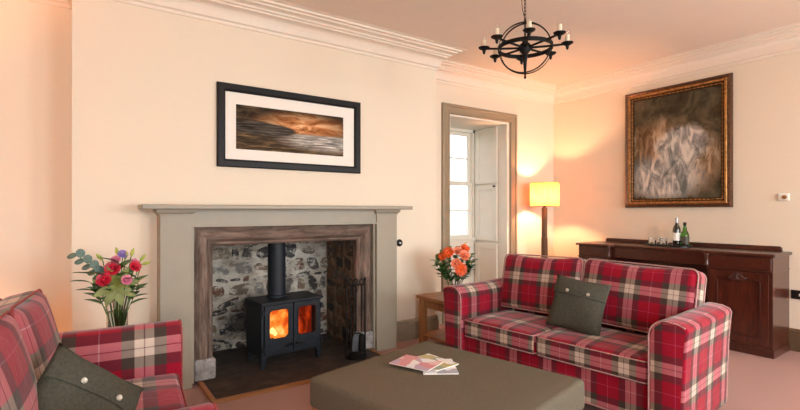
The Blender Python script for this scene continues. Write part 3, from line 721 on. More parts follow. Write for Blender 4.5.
for (x, y), a, dz, lb, cols, mh, mw in mags:
    g = empty('magazine', (x, y, .4245 + dz), R(a)); tag(g, lb, 'magazine', None)
    mb = MB(); mb.box(-mw / 2, mw / 2, -mh / 2, mh / 2, .0005, .0058); mb.build('pages', M['labelw'], g)
    mb = MB(); mb.box(-mw / 2 - .001, mw / 2 + .001, -mh / 2 - .001, mh / 2 + .001, .0058, .0066); mb.build('cover', magmat('mag_cover', cols, 14, R(a)), g)

# ---------------------------------------------------------------- side tables
def side_table(x0, x1, y0, y1, label):
    cx, cy = (x0 + x1) / 2, (y0 + y1) / 2; g = empty('side_table', (cx, cy, 0)); tag(g, label, 'side table', None)
    a, b_ = (x1 - x0) / 2, (y1 - y0) / 2
    MB().box(-a, a, -b_, b_, .472, .505).build('table_top', M['oak'], g, bevel=.004)
    for sx in (-1, 1):
        for sy in (-1, 1):
            x, y = sx * (a - .05), sy * (b_ - .05); MB().box(x - .03, x + .03, y - .03, y + .03, 0, .472).build('leg', M['oakz'], g, bevel=.003)
    mb = MB()
    for s in (-1, 1): mb.box(-a + .05, a - .05, s * (b_ - .05) - .012, s * (b_ - .05) + .012, .39, .472); mb.box(s * (a - .05) - .012, s * (a - .05) + .012, -b_ + .05, b_ - .05, .39, .472)
    mb.build('apron', M['oak'], g)
    MB().box(-a + .03, a - .03, -b_ + .03, b_ - .03, .10, .125).build('lower_shelf', M['oak'], g, bevel=.003)
side_table(2.81, 3.36, 3.24, 3.80, 'oak side table by far arm of the sofa under orange flowers')
side_table(-.08, .44, 3.27, 3.72, 'oak side table behind the left sofa arm, below the red flower vase')

# ---------------------------------------------------------------- flowers
def vase(loc, h, r, label, flare=1.15):
    g = empty('glass_vase', loc); tag(g, label, 'vase', None)
    mb = MB(); mb.lathe([(0, 0), (r * .9, 0), (r * .95, .01), (r * .93, h * .5), (r * flare, h), (r * flare - .004, h), (r * .93 - .004, h * .5), (r * .9 - .004, .014), (0, .014)], 24, cap=False); mb.build('vase_glass', M['glass'], g, smooth=50)
    MB().lathe([(0, .0145), (r * .89 - .004, .0145), (r * .925 - .005, h * .5), (r * .95 - .005, h * .62), (0, h * .62)], 24, cap=False).build('water', M['water'], g, smooth=50)
def leafmesh(mb, base, dir_, L, Wd, bend=.3, up=(0, 0, 1)):
    base = Vector(base); d = Vector(dir_).normalized(); s = d.cross(Vector(up))
    if s.length < 1e-3: s = Vector((1, 0, 0))
    s.normalize(); nrm = s.cross(d); v = []; n = 6
    for i in range(n + 1):
        t = i / n; w_ = Wd / 2 * math.sin(PI * min(1, t * .93 + .05)) ** .8; c = base + d * L * t + nrm * (-bend * L * t * t); 
        v += [c - s * w_ + nrm * w_ * .25, c, c + s * w_ + nrm * w_ * .25]
    mb.add(v, [(i * 3 + k, i * 3 + k + 1, i * 3 + k + 4, i * 3 + k + 3) for i in range(n) for k in (0, 1)])
def stem(mb, a, b_, r=.003):
    a, b_ = Vector(a), Vector(b_); mid = (a + b_) / 2 + Vector((0, 0, .02)); mb.tube([a, (a + mid) / 2, mid, (mid + b_) / 2, b_], r, 6)
def rosehead(mb, c, d, r, layers=4):
    c = Vector(c); d = Vector(d).normalized(); q = d.to_track_quat('Z', 'Y').to_matrix()
    for l in range(layers):
        n = 5; rr = r * (1 - l * .22); op = .95 - l * .27
        for k in range(n):
            a = 2 * PI * (k + .5 * (l % 2)) / n + l; v = []; m_, n_ = 4, 4
            for i in range(m_ + 1):
                t = i / m_
                for j in range(n_ + 1):
                    w_ = (j / n_ - .5) * 2; ang = a + w_ * .75 * (1 - .25 * t)
                    rad = rr * (.25 + .75 * math.sin(t * PI / 2)) * (op * t + .55 * (1 - t)) + (.12 * rr * t * t); z = rr * (.1 + 1.05 * t * (1.15 - op * .55)) - .12 * rr * t * w_ * w_ - (.2 * rr * max(0, t - .75) * 2 * op)
                    v.append(c + q @ Vector((rad * math.cos(ang), rad * math.sin(ang), z)))
            mb.add(v, [(i * (n_ + 1) + j, i * (n_ + 1) + j + 1, (i + 1) * (n_ + 1) + j + 1, (i + 1) * (n_ + 1) + j) for i in range(m_) for j in range(n_)])
    mb.lathe([(.0, 0), (r * .3, r * .2), (r * .25, r * .75), (0, r * .85)], 8, m=Matrix.Translation(c) @ q.to_4x4())
def flower(name, vase_p, head, d, r, mat, label, cat, grp, kind='rose', lv=2):
    vp = Vector(vase_p); g = empty(name, vp); tag(g, label, cat, grp)
    h = Vector(head) - vp
    mb = MB(); stem(mb, (h.x * .1, h.y * .1, -.0), h); mb.build('stem', M['leaf'], g, smooth=60)
    if kind == 'rose':
        mb = MB(); rosehead(mb, h, d, r)
    elif kind == 'daisy':
        mb = MB(); q = Vector(d).normalized().to_track_quat('Z', 'Y').to_matrix()
        for l in range(3):
            for k in range(14):
                a = 2 * PI * (k + .5 * l) / 14; dd = q @ Vector((math.cos(a), math.sin(a), .12 + .25 * l)); leafmesh(mb, h + dd * .004, dd, r * (1 - .2 * l), r * .52, .1, q @ Vector((0, 0, 1)))
        mb.lathe([(r * .28, 0), (r * .26, .008), (0, .014)], 12, m=Matrix.Translation(h) @ q.to_4x4())
    else:
        mb = MB(); q = Vector(d).normalized().to_track_quat('Z', 'Y').to_matrix()
        mb.lathe([(0, 0), (r * .3, r * .25), (r * .42, r * .9), (r * .3, r * 1.6), (0, r * 2.2)], 8, m=Matrix.Translation(h) @ q.to_4x4())
    mb.build('blossom', mat, g, smooth=70)
    if lv:
        for k in range(lv):
            mb = MB(); a = random.uniform(0, 2 * PI); p = h * random.uniform(.6, .85); leafmesh(mb, p, (math.cos(a), math.sin(a), .35), .075, .036); mb.build('leaf', M['leaf'], g, smooth=70)
    return g
def sprig(name, vp, tip, mat, label, cat, grp, n=7, L=.075, Wd=.03, rnd=False):
    vp = Vector(vp); g = empty(name, vp); tag(g, label, cat, grp); h = Vector(tip) - vp; mb = MB(); stem(mb, (h.x * .1, h.y * .1, 0), h, .0025); mb.build('stem', M['leaf'], g, smooth=60)
    mb = MB(); hd = h.normalized()
    for k in range(n):
        t = .62 + .38 * k / (n - 1); a = k * 2.4 + random.uniform(-.3, .3); side = Vector((math.cos(a), math.sin(a), .3)); side = side - hd * side.dot(hd) * .6
        leafmesh(mb, h * t, side + hd * (.5 if not rnd else .2), L * random.uniform(.8, 1.15), Wd, .2)
    mb.build('leaves', mat, g, smooth=70); return g
# right bouquet: orange
vR = (3.06, 3.50, .507)
vase(vR, .19, .045, 'clear glass vase holding orange flowers beside the sofa')
vr = (3.06, 3.50, .53)
RX = Vector((.824, -.566, 0)); DP = Vector((-.566, -.824, 0))       # image right, towards the viewer
def at(v0, a, b_, c): return Vector(v0) + RX * a + DP * c + Vector((0, 0, b_))
cR = (3.06, 3.50, .86)
spec = [(-.07, .085, .05, .052, 'orange', 'daisy', 'broad orange daisy-like flower at upper left of the sofa-side bouquet'),
        (-.125, .05, .04, .040, 'orange', 'daisy', 'small orange flower at the left edge of the sofa-side bouquet'),
        (.075, .05, .07, .045, 'peach', 'rose', 'peach orange rose at the middle right of the sofa-side bouquet'),
        (.0, -.02, .10, .042, 'peach', 'rose', 'peach orange rose near the centre of the sofa-side bouquet'),
        (.045, -.07, .12, .058, 'orange', 'daisy', 'largest orange bloom, lowest in the sofa-side bouquet'),
        (.09, .11, .01, .040, 'orange', 'rose', 'orange rose at the upper right of the sofa-side bouquet'),
        (.02, .09, .04, .036, 'peach', 'rose', 'dusky peach bud at the top middle of the sofa-side bouquet')]
for a, b_, c, r_, mt, kd, lb in spec:
    flower('orange_flower', vr, at(cR, a, b_, c), DP * 1.0 + RX * a * 5 + Vector((0, 0, .35 + b_ * 4)), r_ * 1.15, M[mt], lb, 'flower', 'orange flowers in the vase by the sofa', kd)
for k in range(13):
    a = 2 * PI * k / 13; sprig('leafy_sprig', vr, at(cR, .185 * math.cos(a), -.01 + .125 * math.sin(a), random.uniform(-.03, .08)), M['leaf'], 'dark green leafy sprig among the orange flowers', 'foliage', 'leafy sprigs around the orange flowers', 9, .085, .055)
sprig('lime_sprig', vr, at(cR, .10, .165, 0), M['lime'], 'lime green sprig topping the orange bouquet', 'foliage', None, 9, .05, .03)
# left bouquet: red
vL = (.205, 3.48, .507)
vase(vL, .33, .064, 'tall clear glass vase with red flowers behind the left sofa', 1.05)
vl = (.205, 3.48, .56); cL = (.195, 3.48, .94)
RL = Vector((.824, -.566, 0))
def atl(a, b_, c): return Vector(cL) + Vector((1, -.05, 0)) * a * .85 + Vector((-.05, -1, 0)) * c + Vector((0, 0, b_ * .85))
for a, b_, c, r_, mt, lb in ((-.02, .055, .07, .042, 'rosered', 'deep red rose highest in the tall glass vase'), (-.07, -.02, .09, .040, 'rosered', 'deep red rose lowest left in the tall glass vase'), (.12, .06, .04, .034, 'rosered', 'small red bloom at the right of the tall vase'),
                             (.065, -.03, .09, .03, 'pinkp', 'mauve pink bloom low right in the tall vase'), (-.0, .115, .02, .026, 'pinkp', 'pale pink bloom near the top of the tall vase'), (.12, .09, .02, .024, 'pinkp', 'pink bud beside the lime buds at right of tall vase')):
    flower('red_flower' if mt == 'rosered' else 'pink_flower', vl, atl(a, b_, c), Vector((a * 3, -1, .4)), r_, M[mt], lb, 'flower', None)
flower('purple_flower', vl, atl(.045, .16, .03), Vector((.1, -.8, .7)), .03, M['purp'], 'violet blue flower at the very top of the tall vase', 'flower', None, 'daisy', 0)
for a, b_, d_ in ((.17, .075, (1, 0, .25)), (.16, .10, (.6, 0, .8)), (.015, .15, (-.2, 0, 1)), (-.08, .12, (-.6, 0, .7)), (.10, .14, (.3, 0, 1)), (.06, .12, (.2, -.4, 1))):
    flower('lily_bud', vl, atl(a, b_, .02), d_, .026, M['lime'], 'closed lime green lily bud among the red flowers', 'flower', 'lily buds in the tall vase', 'bud', 1)
g = empty('eucalyptus_branch', vl); tag(g, 'grey green eucalyptus branch leaning left out of the tall vase', 'foliage'); mb = MB()
P = [Vector((0, 0, 0)), Vector((-.03, -.02, .27)), Vector((-.08, -.02, .37)), Vector((-.14, -.02, .45)), Vector((-.225, -.02, .535))]; mb.tube(P, .003, 6); mb.build('stem', M['leaf'], g)
mb = MB()
for k in range(15):
    t = k / 14; i = min(2, int(t * 3)); f_ = t * 3 - i; p = P[i + 1] * (1 - f_) + P[i + 2] * f_; s_ = 1 if k % 2 else -1
    mb.lathe([(0, -.001), (.022, -.001), (.027, 0), (.022, .0015), (0, .001)], 12, m=Matrix.Translation(p + Vector((.012 * s_, -.01, .016 * s_))) @ Matrix.Rotation(R(60 + 25 * s_), 4, 'X') @ Matrix.Rotation(R(20 * s_), 4, 'Y'))
mb.build('leaves', M['euca'], g, smooth=40)
for k, (a, b_, c) in enumerate(((-.13, .02, .06), (-.12, -.10, .06), (.13, -.02, .06), (.15, -.08, .05), (-.07, .02, .1), (.02, .10, .08), (.08, .05, .05), (-.15, -.04, .02))):
    g = sprig('leafy_sprig', vl, atl(a, b_, c), M['leaf'], 'dark green leafy stem among the red flowers', 'foliage', 'leafy stems in the tall vase', 5, .12, .055)
g = empty('broad_leaf_spray', vl); tag(g, 'yellow green spray of broad leaves hanging over the tall vase rim', 'foliage'); mb = MB(); c0 = atl(.0, -.065, .06) - Vector(vl)
for k in range(8):
    a = 2 * PI * k / 8 + .3; leafmesh(mb, c0, (math.cos(a), -.45, math.sin(a) * 1.0 - .1), .13, .055, .25, (0, -1, .2))
mb.build('leaves', M['leafy'], g, smooth=70); mb = MB(); stem(mb, (0, 0, 0), c0); mb.build('stem', M['leaf'], g)

# ---------------------------------------------------------------- pictures
g = empty('framed_picture', (1.5975, YF, 2.059)); tag(g, 'black framed seascape with a wide cream mount above the mantelpiece', 'picture')
pw, ph = 1.335, .69
mb = MB(); frame(mb, pw, ph, [(0, 0), (0, -.028), (.008, -.034), (.05, -.034), (.06, -.028), (.066, -.018), (.066, -.008)]); mb.build('frame', M['frameblk'], g)
MB().box(-pw / 2 + .06, pw / 2 - .06, -.012, -.002, -ph / 2 + .06, ph / 2 - .06).build('mount', M['mat_board'], g)
m, nt, b = newmat('seascape_painting'); tc = N(nt, 'ShaderNodeTexCoord'); sp = N(nt, 'ShaderNodeSeparateXYZ'); nt.links.new(tc.outputs['Generated'], sp.inputs[0])
v1 = coords(nt, 'Generated', (3, 1, 5)); n1 = noise(nt, v1, 1.6, 7, .6, .8); v2 = coords(nt, 'Generated', (2.5, 1, 14)); n2 = noise(nt, v2, 2, 7, .65, .5)
def glow(cx, cz, rx_, rz_, nz, k, st):
    mp = N(nt, 'ShaderNodeMapping'); mp.inputs['Scale'].default_value = (1 / rx_, 0, 1 / rz_); mp.inputs['Location'].default_value = (-cx / rx_, 0, -cz / rz_)
    nt.links.new(tc.outputs['Generated'], mp.inputs[0]); ln = N(nt, 'ShaderNodeVectorMath', operation='LENGTH'); nt.links.new(mp.outputs[0], ln.inputs[0])
    a = N(nt, 'ShaderNodeMath', operation='MULTIPLY_ADD'); a.inputs[1].default_value = k; nt.links.new(nz, a.inputs[0]); nt.links.new(ln.outputs['Value'], a.inputs[2])
    h_ = N(nt, 'ShaderNodeMath', operation='MULTIPLY'); h_.inputs[1].default_value = .5; nt.links.new(a.outputs[0], h_.inputs[0])
    return ramp(nt, h_.outputs[0], st)
WH, BK = (1, 1, 1), (0, 0, 0)
sky = ramp(nt, n1, [(.36, (.014, .010, .006)), (.5, (.060, .038, .018)), (.64, (.17, .11, .055))])
sky = mix(nt, sky, ramp(nt, n1, [(.38, (.22, .07, .018)), (.5, (.52, .21, .07)), (.62, (.85, .50, .26))]), glow(.62, .64, .42, .30, n1, 1.0, [(.45, WH), (.85, BK)]))
sea = ramp(nt, n2, [(.35, (.018, .012, .008)), (.5, (.06, .04, .022)), (.62, (.20, .12, .05)), (.72, (.38, .27, .14))])
silver = ramp(nt, n2, [(.36, (.09, .08, .07)), (.5, (.34, .31, .27)), (.62, (.8, .76, .68))])
sea2 = mix(nt, sea, silver, glow(.85, .32, .45, .24, n2, .8, [(.45, WH), (.8, BK)]))
ad = N(nt, 'ShaderNodeMath', operation='MULTIPLY_ADD'); ad.inputs[1].default_value = .10; nt.links.new(n2, ad.inputs[0]); nt.links.new(sp.outputs[2], ad.inputs[2])
c = mix(nt, sea2, sky, ramp(nt, ad.outputs[0], [(.50, BK), (.54, WH)]))
c = mix(nt, c, ramp(nt, n2, [(.4, (.018, .014, .011)), (.66, (.12, .10, .075))]), glow(.22, .50, .28, .15, n1, 1.0, [(.72, WH), (.80, BK)]))
nt.links.new(c, b.inputs['Base Color']); b.inputs['Roughness'].default_value = .7; b.inputs['Specular IOR Level'].default_value = .15
MB().box(-.515, .485, -.014, -.0115, -.19, .182).build('painting', m, g)

g = empty('framed_painting', (XR - .001, 2.662, 2.10), rot=(0, 0, R(-90))); tag(g, 'large gilt framed dark painting above the sideboard', 'picture')
qw, qh = 1.165, 1.415
mb = MB(); frame(mb, qw, qh, [(0, 0), (0, -.03), (.01, -.05), (.028, -.055), (.04, -.045)]); mb.build('outer_frame', M['giltd'], g)
mb = MB(); frame(mb, qw, qh, [(.04, -.045), (.048, -.05), (.066, -.046), (.07, -.036)]); mb.build('gilt_band', M['gilt'], g)
mb = MB(); frame(mb, qw, qh, [(.07, -.036), (.075, -.03), (.095, -.022), (.105, -.024), (.108, -.01)])
fo = mb.build('inner_slope', M['giltd'], g); fo = mb.build('inner_slope', M['giltd'], g)
bpts = []; brad = []
for (xa, za), (xb, zb), nn_ in (((-1, -1), (1, -1), 90), ((1, -1), (1, 1), 110), ((1, 1), (-1, 1), 90), ((-1, 1), (-1, -1), 110)):
    for i in range(nn_):
        t = i / nn_; bpts.append(((xa + (xb - xa) * t) * (qw / 2 - .088), -.028, (za + (zb - za) * t) * (qh / 2 - .088))); brad.append(.0085 if i % 4 in (1, 2) else .003)
mb = MB(); mb.tube(bpts, brad, 6, True)
mb.build('beading', M['gilt'], fo)
m, nt, b = newmat('abstract_painting'); tc = N(nt, 'ShaderNodeTexCoord')
v1 = coords(nt, 'Generated', (1, 1, 1)); n1 = noise(nt, v1, 4, 6, .6, 1.0); n2 = noise(nt, coords(nt, 'Generated', (2.4, 1, 1.2), (0, .5, 0)), 4, 6, .6, 1.5)
bg = ramp(nt, n1, [(.34, (.026, .022, .013)), (.5, (.068, .056, .033)), (.66, (.14, .115, .07))])
tan = ramp(nt, n2, [(.36, (.10, .06, .03)), (.5, (.24, .16, .09)), (.62, (.42, .32, .21))])
pale = ramp(nt, n2, [(.36, (.13, .14, .13)), (.5, (.30, .30, .28)), (.62, (.62, .59, .52))])
c = mix(nt, bg, tan, glow(.30, .52, .34, .26, n1, 1.1, [(.62, WH), (.85, BK)]))
c = mix(nt, c, tan, glow(.80, .36, .24, .26, n2, 1.1, [(.62, WH), (.85, BK)]))
c = mix(nt, c, pale, glow(.56, .50, .30, .20, n1, 1.1, [(.64, WH), (.84, BK)]))
c = mix(nt, c, pale, glow(.36, .20, .46, .22, n2, 1.1, [(.66, WH), (.84, BK)]))
nt.links.new(c, b.inputs['Base Color']); b.inputs['Roughness'].default_value = .8; b.inputs['Specular IOR Level'].default_value = .1; bump(nt, b, n2, .2, .004)
MB().box(-qw / 2 + .10, qw / 2 - .10, -.018, -.004, -qh / 2 + .10, qh / 2 - .10).build('canvas', m, g)

# ---------------------------------------------------------------- sideboard
SBW = 1.98
sb = empty('sideboard', (5.45, 2.59, 0), R(-90 + 1.5)); tag(sb, 'dark mahogany sideboard with low back rail against the right wall', 'sideboard')
# local: x from left pedestal (-) to right pedestal (+), -y = front
hb = SBW / 2; yb = .225; yf1 = -.245; yf2 = -.195; zt = .945
xl = -hb + .40; xr = hb - .54
def bodybox(x0, x1, yf): return x0, x1, yf, yb
for x0, x1 in ((-hb, xl), (xr, hb)):
    mb = MB(); mb.box(x0, x1, yf1, yb, .07, .925); mb.box(x0 - .012, x1 + .012, yf1 - .014, yb, 0, .075); mb.build('pedestal', M['mahog'], sb, bevel=.004)
    cx = (x0 + x1) / 2; w_ = (x1 - x0)
    mb = MB(); panel(mb, x0 + .03, x1 - .03, .11, .765, yf1 - .004, lambda x, y, z: (x, y, z), .055, .010)
    d_ = mb.build('cupboard_door', M['mahogz'], sb, bevel=.002)
    mb = MB(); rr = [(cx + a, yf1 - .014, .4375 + b_) for a, b_ in rrect(w_ / 2 - .095, .262, .03, 4)]; mb.tube(rr, .005, 6, True); mb.build('door_bead', M['mahog'], d_, smooth=50)
    mb = MB()
    for k in range(7):
        a = PI * (k / 6); leafmesh(mb, (cx, yf1 - .026, .71), (math.cos(a), -.15, math.sin(a) * .7 + .05), .06 - .01 * abs(k - 3) / 3 + .015 * (k in (0, 6)), .03, .1, (0, -1, 0))
    for s in (-1, 1): mb.tube([(cx, yf1 - .022, .70), (cx + s * .035, yf1 - .026, .69), (cx + s * .065, yf1 - .024, .705), (cx + s * .075, yf1 - .02, .725)], [.011, .010, .007, .004], 8)
    mb.lathe([(0, 0), (.016, .006), (.012, .018), (0, .022)], 10, m=Matrix.Rotation(PI / 2, 4, 'X'), c=(cx, yf1 - .012, .705))
    so_ = mb.build('carved_ornament', M['mahog'], d_, smooth=60); q = so_.modifiers.new('s', 'SOLIDIFY'); q.thickness = .004
    mb = MB(); mb.box(x0 + .01, x1 - .01, yf1 - .012, yf1 + .01, .80, .915); mb.build('drawer', M['mahog'], sb, bevel=.006, seg=3)
    mb = MB(); mb.box(x0 - .004, x1 + .004, yf1 - .018, yb, .782, .794); mb.build('string_moulding', M['mahog'], sb, bevel=.003)
for x in (xl + .0, xr - .0):
    mb = MB(); mb.lathe([(.018, .80), (.022, .81), (.016, .83), (.016, .90), (.022, .915), (.018, .925)], 14, c=(x, yf1 - .004, 0)); mb.build('pilaster_turning', M['mahog'], sb, smooth=50)
mb = MB(); mb.box(xl, xr, yf2, yb, .80, .925); cen = mb.build('centre_drawer', M['mahog'], sb, bevel=.004)
mb = MB(); mb.box(xl, xr, yb - .02, yb, .05, .80); mb.build('back_panel', M['mahog'], sb)
mb = MB()
out = [(-hb - .025, yb), (-hb - .025, yf1 - .035), (xl + .03, yf1 - .035), (xl + .045, yf2 - .03), (xr - .045, yf2 - .03), (xr - .03, yf1 - .035), (hb + .025, yf1 - .035), (hb + .025, yb)]
mb.prism(out, .925, .955, lambda a, b_, t: (a, b_, t)); mb.build('sideboard_top', M['mahog'], sb, bevel=.010, seg=3)
mb = MB(); q = [(-hb + .10, .955), (-hb + .10, .99), (-hb + .115, 1.002), (hb - .075, 1.002), (hb - .055, .99), (hb - .05, .955)]
mb.prism(q, yb - .022, yb, lambda a, b_, t: (a, t, b_)); mb.build('back_rail', M['mahog'], sb, bevel=.004)

sbM = Matrix.Translation((5.45, 2.59, 0)) @ Matrix.Rotation(R(-88.5), 4, 'Z')
def onsb(x, y): p = sbM @ Vector((x, y, .955)); return p
# tray with glasses and bottles
tx = .0
g = empty('serving_tray', onsb(tx - .05, .04), R(-88.5)); tag(g, 'black oval serving tray on the sideboard under the glasses', 'tray')
mb = MB(); v = rrect(.235, .10, .095, 8); mb.prism(v, .0, .008, lambda a, b_, t: (a, b_, t)); mb.build('tray_base', M['tray'], g)
MB().tube([(a, b_, .014) for a, b_ in v], .007, 6, True).build('tray_rim', M['tray'], g, smooth=60)
gl0 = None
gl_lab = ['clear tumbler on the black tray, farthest from the bottles', 'clear tumbler on the black tray, second from its far end', 'clear tumbler on the black tray, second from the bottles', 'clear tumbler on the black tray, nearest the bottles']
for k in range(4):
    p = onsb(tx - .22 + .06 * k, .02 + .05 * (k % 2)); p.z += .0085
    if gl0 is None:
        gl0 = MB().lathe([(0, 0), (.029, 0), (.031, .004), (.036, .082), (.034, .082), (.029, .012), (0, .012)], 20, cap=False).build('tumbler', M['glass'], smooth=50); q = gl0
    else: q = gl0.copy(); C.objects.link(q)
    q.location = p; tag(q, gl_lab[k], 'glass', 'tumblers on the tray')
p = onsb(tx + .05, .02); p.z += .0085
g = empty('wine_bottle', p); tag(g, 'dark wine bottle with white label on the tray', 'bottle')
MB().lathe([(0, 0), (.038, 0), (.040, .01), (.040, .175), (.034, .205), (.018, .235), (.0145, .26), (.0145, .305), (.016, .31), (0, .31)], 24).build('bottle_glass', M['darkglass'], g, smooth=50)
MB().lathe([(.0408, .06), (.0408, .145)], 24, cap=False).build('label', M['labelw'], g, smooth=50)
MB().lathe([(.0155, .25), (.0158, .312), (0, .313)], 16, cap=False).build('foil_cap', M['foil'], g, smooth=50)
p = onsb(tx + .13, .03); p.z += .0085
g = empty('spirit_bottle', p); tag(g, 'short green glass spirit bottle with dark label on the tray', 'bottle')
MB().lathe([(0, 0), (.038, 0), (.041, .01), (.042, .12), (.034, .15), (.02, .175), (.021, .195), (.014, .215), (.014, .235), (0, .236)], 24).build('bottle_glass', M['greenglass'], g, smooth=50)
MB().lathe([(.0425, .03), (.0428, .105)], 24, cap=False).build('label', M['labeld'], g, smooth=50)
MB().lathe([(0, .225), (.016, .225), (.016, .262), (0, .262)], 16, cap=False).build('stopper', M['frameblk'], g, smooth=50)

# wall fittings
g = empty('thermostat', (XR, 1.645, 1.487), rot=(0, 0, R(-90))); tag(g, 'small white thermostat on the wall right of the gilt frame', 'thermostat')
MB().box(-.042, .042, -.025, 0, -.036, .036).build('thermostat_case', M['white'], g, bevel=.005); MB().lathe([(0, 0), (.02, 0), (.018, .01), (0, .01)], 20, m=Matrix.Rotation(PI / 2, 4, 'X'), c=(.006, -.025, -.002)).build('dial', M['gilt'], g, smooth=40)
g = empty('wall_socket', (XR, 1.52, .545), rot=(0, 0, R(-90))); tag(g, 'black electric wall socket low at the right of the sideboard', 'socket')
MB().box(-.073, .073, -.01, 0, -.043, .043).build('socket_plate', M['frameblk'], g, bevel=.003); MB().box(-.01, .004, -.014, -.01, -.012, .012).build('rocker_switch', M['white'], g)
g = empty('bell_push', (2.74, YF, 1.02)); tag(g, 'round black bell push on wall right of mantelpiece', 'bell push')
MB().lathe([(0, 0), (.038, 0), (.037, .008), (.024, .016), (.012, .016), (0, .016)], 24, m=Matrix.Rotation(PI / 2, 4, 'X')).build('backplate', M['frameblk'], g, smooth=40); MB().lathe([(0, .016), (.010, .016), (.008, .024), (0, .025)], 14, m=Matrix.Rotation(PI / 2, 4, 'X')).build('push_button', M['white'], g, smooth=40)

# ---------------------------------------------------------------- floor lamps
def floor_lamp(loc, label):
    g = empty('floor_lamp', loc); tag(g, label, 'lamp', None)
    MB().lathe([(0, 0), (.15, 0), (.15, .018), (.13, .03), (.04, .04), (0, .04)], 28).build('lamp_base', M['lampwood'], g, smooth=40)
    mb = MB(); mb.box(-.035, .035, -.035, .035, .03, .60); mb.box(-.031, .031, -.031, .031, .60, 1.0); mb.box(-.028, .028, -.028, .028, 1.0, 1.40); mb.build('pole', M['lampwood'], g, bevel=.006)
    sh = MB(); n = 40; v = []
    for (r_, z) in ((.185, 1.415), (.187, 1.57), (.185, 1.725)):
        for k in range(n): a = 2 * PI * k / n; v.append((r_ * math.cos(a), r_ * math.sin(a), z))
    sh.add(v, [(i * n + k, i * n + (k + 1) % n, (i + 1) * n + (k + 1) % n, (i + 1) * n + k) for i in range(2) for k in range(n)])
    s = sh.build('lamp_shade', M['shade'], g, smooth=60)
    mb = MB()
    for z in (1.415, 1.725): mb.tube([(.186 * math.cos(2 * PI * k / n), .186 * math.sin(2 * PI * k / n), z) for k in range(n)], .003, 6, True)
    for k in range(3): a = 2 * PI * k / 3; mb.tube([(0, 0, 1.44), (.184 * math.cos(a), .184 * math.sin(a), 1.418)], .002, 6)
    mb.build('shade_ring', M['iron'], s, smooth=60)
    MB().lathe([(0, 1.40), (.018, 1.40), (.018, 1.46), (0, 1.46)], 12).build('bulb_holder', M['iron'], g, smooth=40)
    return g
floor_lamp((5.12, 4.05, 0), 'lit floor lamp with yellow drum shade in the corner by the window')
floor_lamp((-1.25, 3.75, 0), 'floor lamp in the left alcove just outside the frame')

floor_lamp((5.15, -.9, 0), 'floor lamp added out of view behind the camera to warm the right wall')  # unseen lamp added to throw warm light on the right wall
floor_lamp((-2.1, .1, 0), 'floor lamp added out of view behind the camera for warm fill near the left wall')  # second unseen lamp, added to warm the whole room

# ---------------------------------------------------------------- chandelier
hc = Vector((2.597, 2.221, 2.50)); ch = empty('chandelier', hc); tag(ch, 'black wrought iron chandelier with eight candle lights hanging from ceiling', 'chandelier')
mb = MB(); mb.lathe([(0, .05), (.02, .05), (.022, .035), (.036, .025), (.038, -.02), (.026, -.035), (.016, -.05), (.02, -.06), (.014, -.09), (.006, -.20), (.009, -.205), (.007, -.215), (0, -.22)], 16); mb.tube([(0, 0, .04), (0, 0, .20)], .006, 8); mb.build('hub', M['iron'], ch, smooth=45)
def band(mb, rad, w_, t, mat4, n=56):
    v = []
    for k in range(n):
        a = 2 * PI * k / n
        for rr, z in ((rad - t, -w_), (rad + t, -w_), (rad + t, w_), (rad - t, w_)): v.append(mat4 @ Vector((rr * math.cos(a), rr * math.sin(a), z)))
    mb.add(v, [(k * 4 + j, k * 4 + (j + 1) % 4, ((k + 1) % n) * 4 + (j + 1) % 4, ((k + 1) % n) * 4 + j) for k in range(n) for j in range(4)])
mb = MB(); band(mb, .186, .014, .0035, Matrix()); mb.build('horizontal_ring', M['iron'], ch, smooth=40)
toc = math.atan2(-2.24, -2.57)
for q, rr in ((toc + PI / 2 + .10, .182), (toc + PI / 2 - .16, .172)):
    mb = MB(); band(mb, rr, .010, .002, Matrix.Rotation(q, 4, 'Z') @ Matrix.Rotation(PI / 2, 4, 'X')); mb.build('vertical_ring', M['iron'], ch, smooth=40)
mb = MB(); z = .185; k = 0
while z < CZ - 2.50 - .03:
    lp = [(.009 * math.cos(t), 0, .0) for t in (0,)]
    pts = []
    for i in range(10):
        t = 2 * PI * i / 10; a, b_ = .008 * math.cos(t), .016 * math.sin(t); pts.append((a, 0, z + .012 + b_) if k % 2 else (0, a, z + .012 + b_))
    mb.tube(pts, .0022, 5, True); z += .025; k += 1
mb.build('chain', M['iron'], ch, smooth=60)
mb = MB(); zt_ = CZ - 2.5; mb.lathe([(0, zt_), (.055, zt_), (.05, zt_ - .02), (.015, zt_ - .035), (0, zt_ - .035)], 20); mb.build('ceiling_rose', M['iron'], ch, smooth=40)
mb = MB(); mb.tube([(.0, .0, .19), (-.018, .01, .28), (-.028, .012, .42), (-.02, .0, .54), (0, 0, .57)], .0022, 6); mb.build('flex', M['iron'], ch, smooth=60)
arm0 = None
for k in range(8):
    a = toc + .08 + k * PI / 4
    if arm0 is None:
        mb = MB(); mb.tube([(.02, 0, 0), (.16, 0, .004), (.285, 0, .012)], .008, 8); mb.lathe([(0, -.03), (.007, -.026), (.011, -.012), (.013, .004), (0, .004)], 10, c=(.285, 0, .0)); am = mb.build('arm', M['iron'], ch, smooth=50)
        MB().lathe([(0, .0), (.018, .002), (.038, .014), (.041, .02), (.02, .014), (0, .012)], 18, c=(.285, 0, .0)).build('drip_pan', M['iron'], am, smooth=50)
        MB().lathe([(0, .012), (.0155, .012), (.0155, .072), (0, .072)], 14, c=(.285, 0, 0)).build('candle_tube', M['candle'], am, smooth=40)
        MB().lathe([(.008, .072), (.015, .085), (.018, .10), (.013, .128), (.002, .155), (0, .156)], 14, c=(.285, 0, 0)).build('bulb', M['pane'], am, smooth=60)
        arm0 = am
    else: am = copy_tree(arm0, ch)
    am.rotation_euler = (0, 0, a)

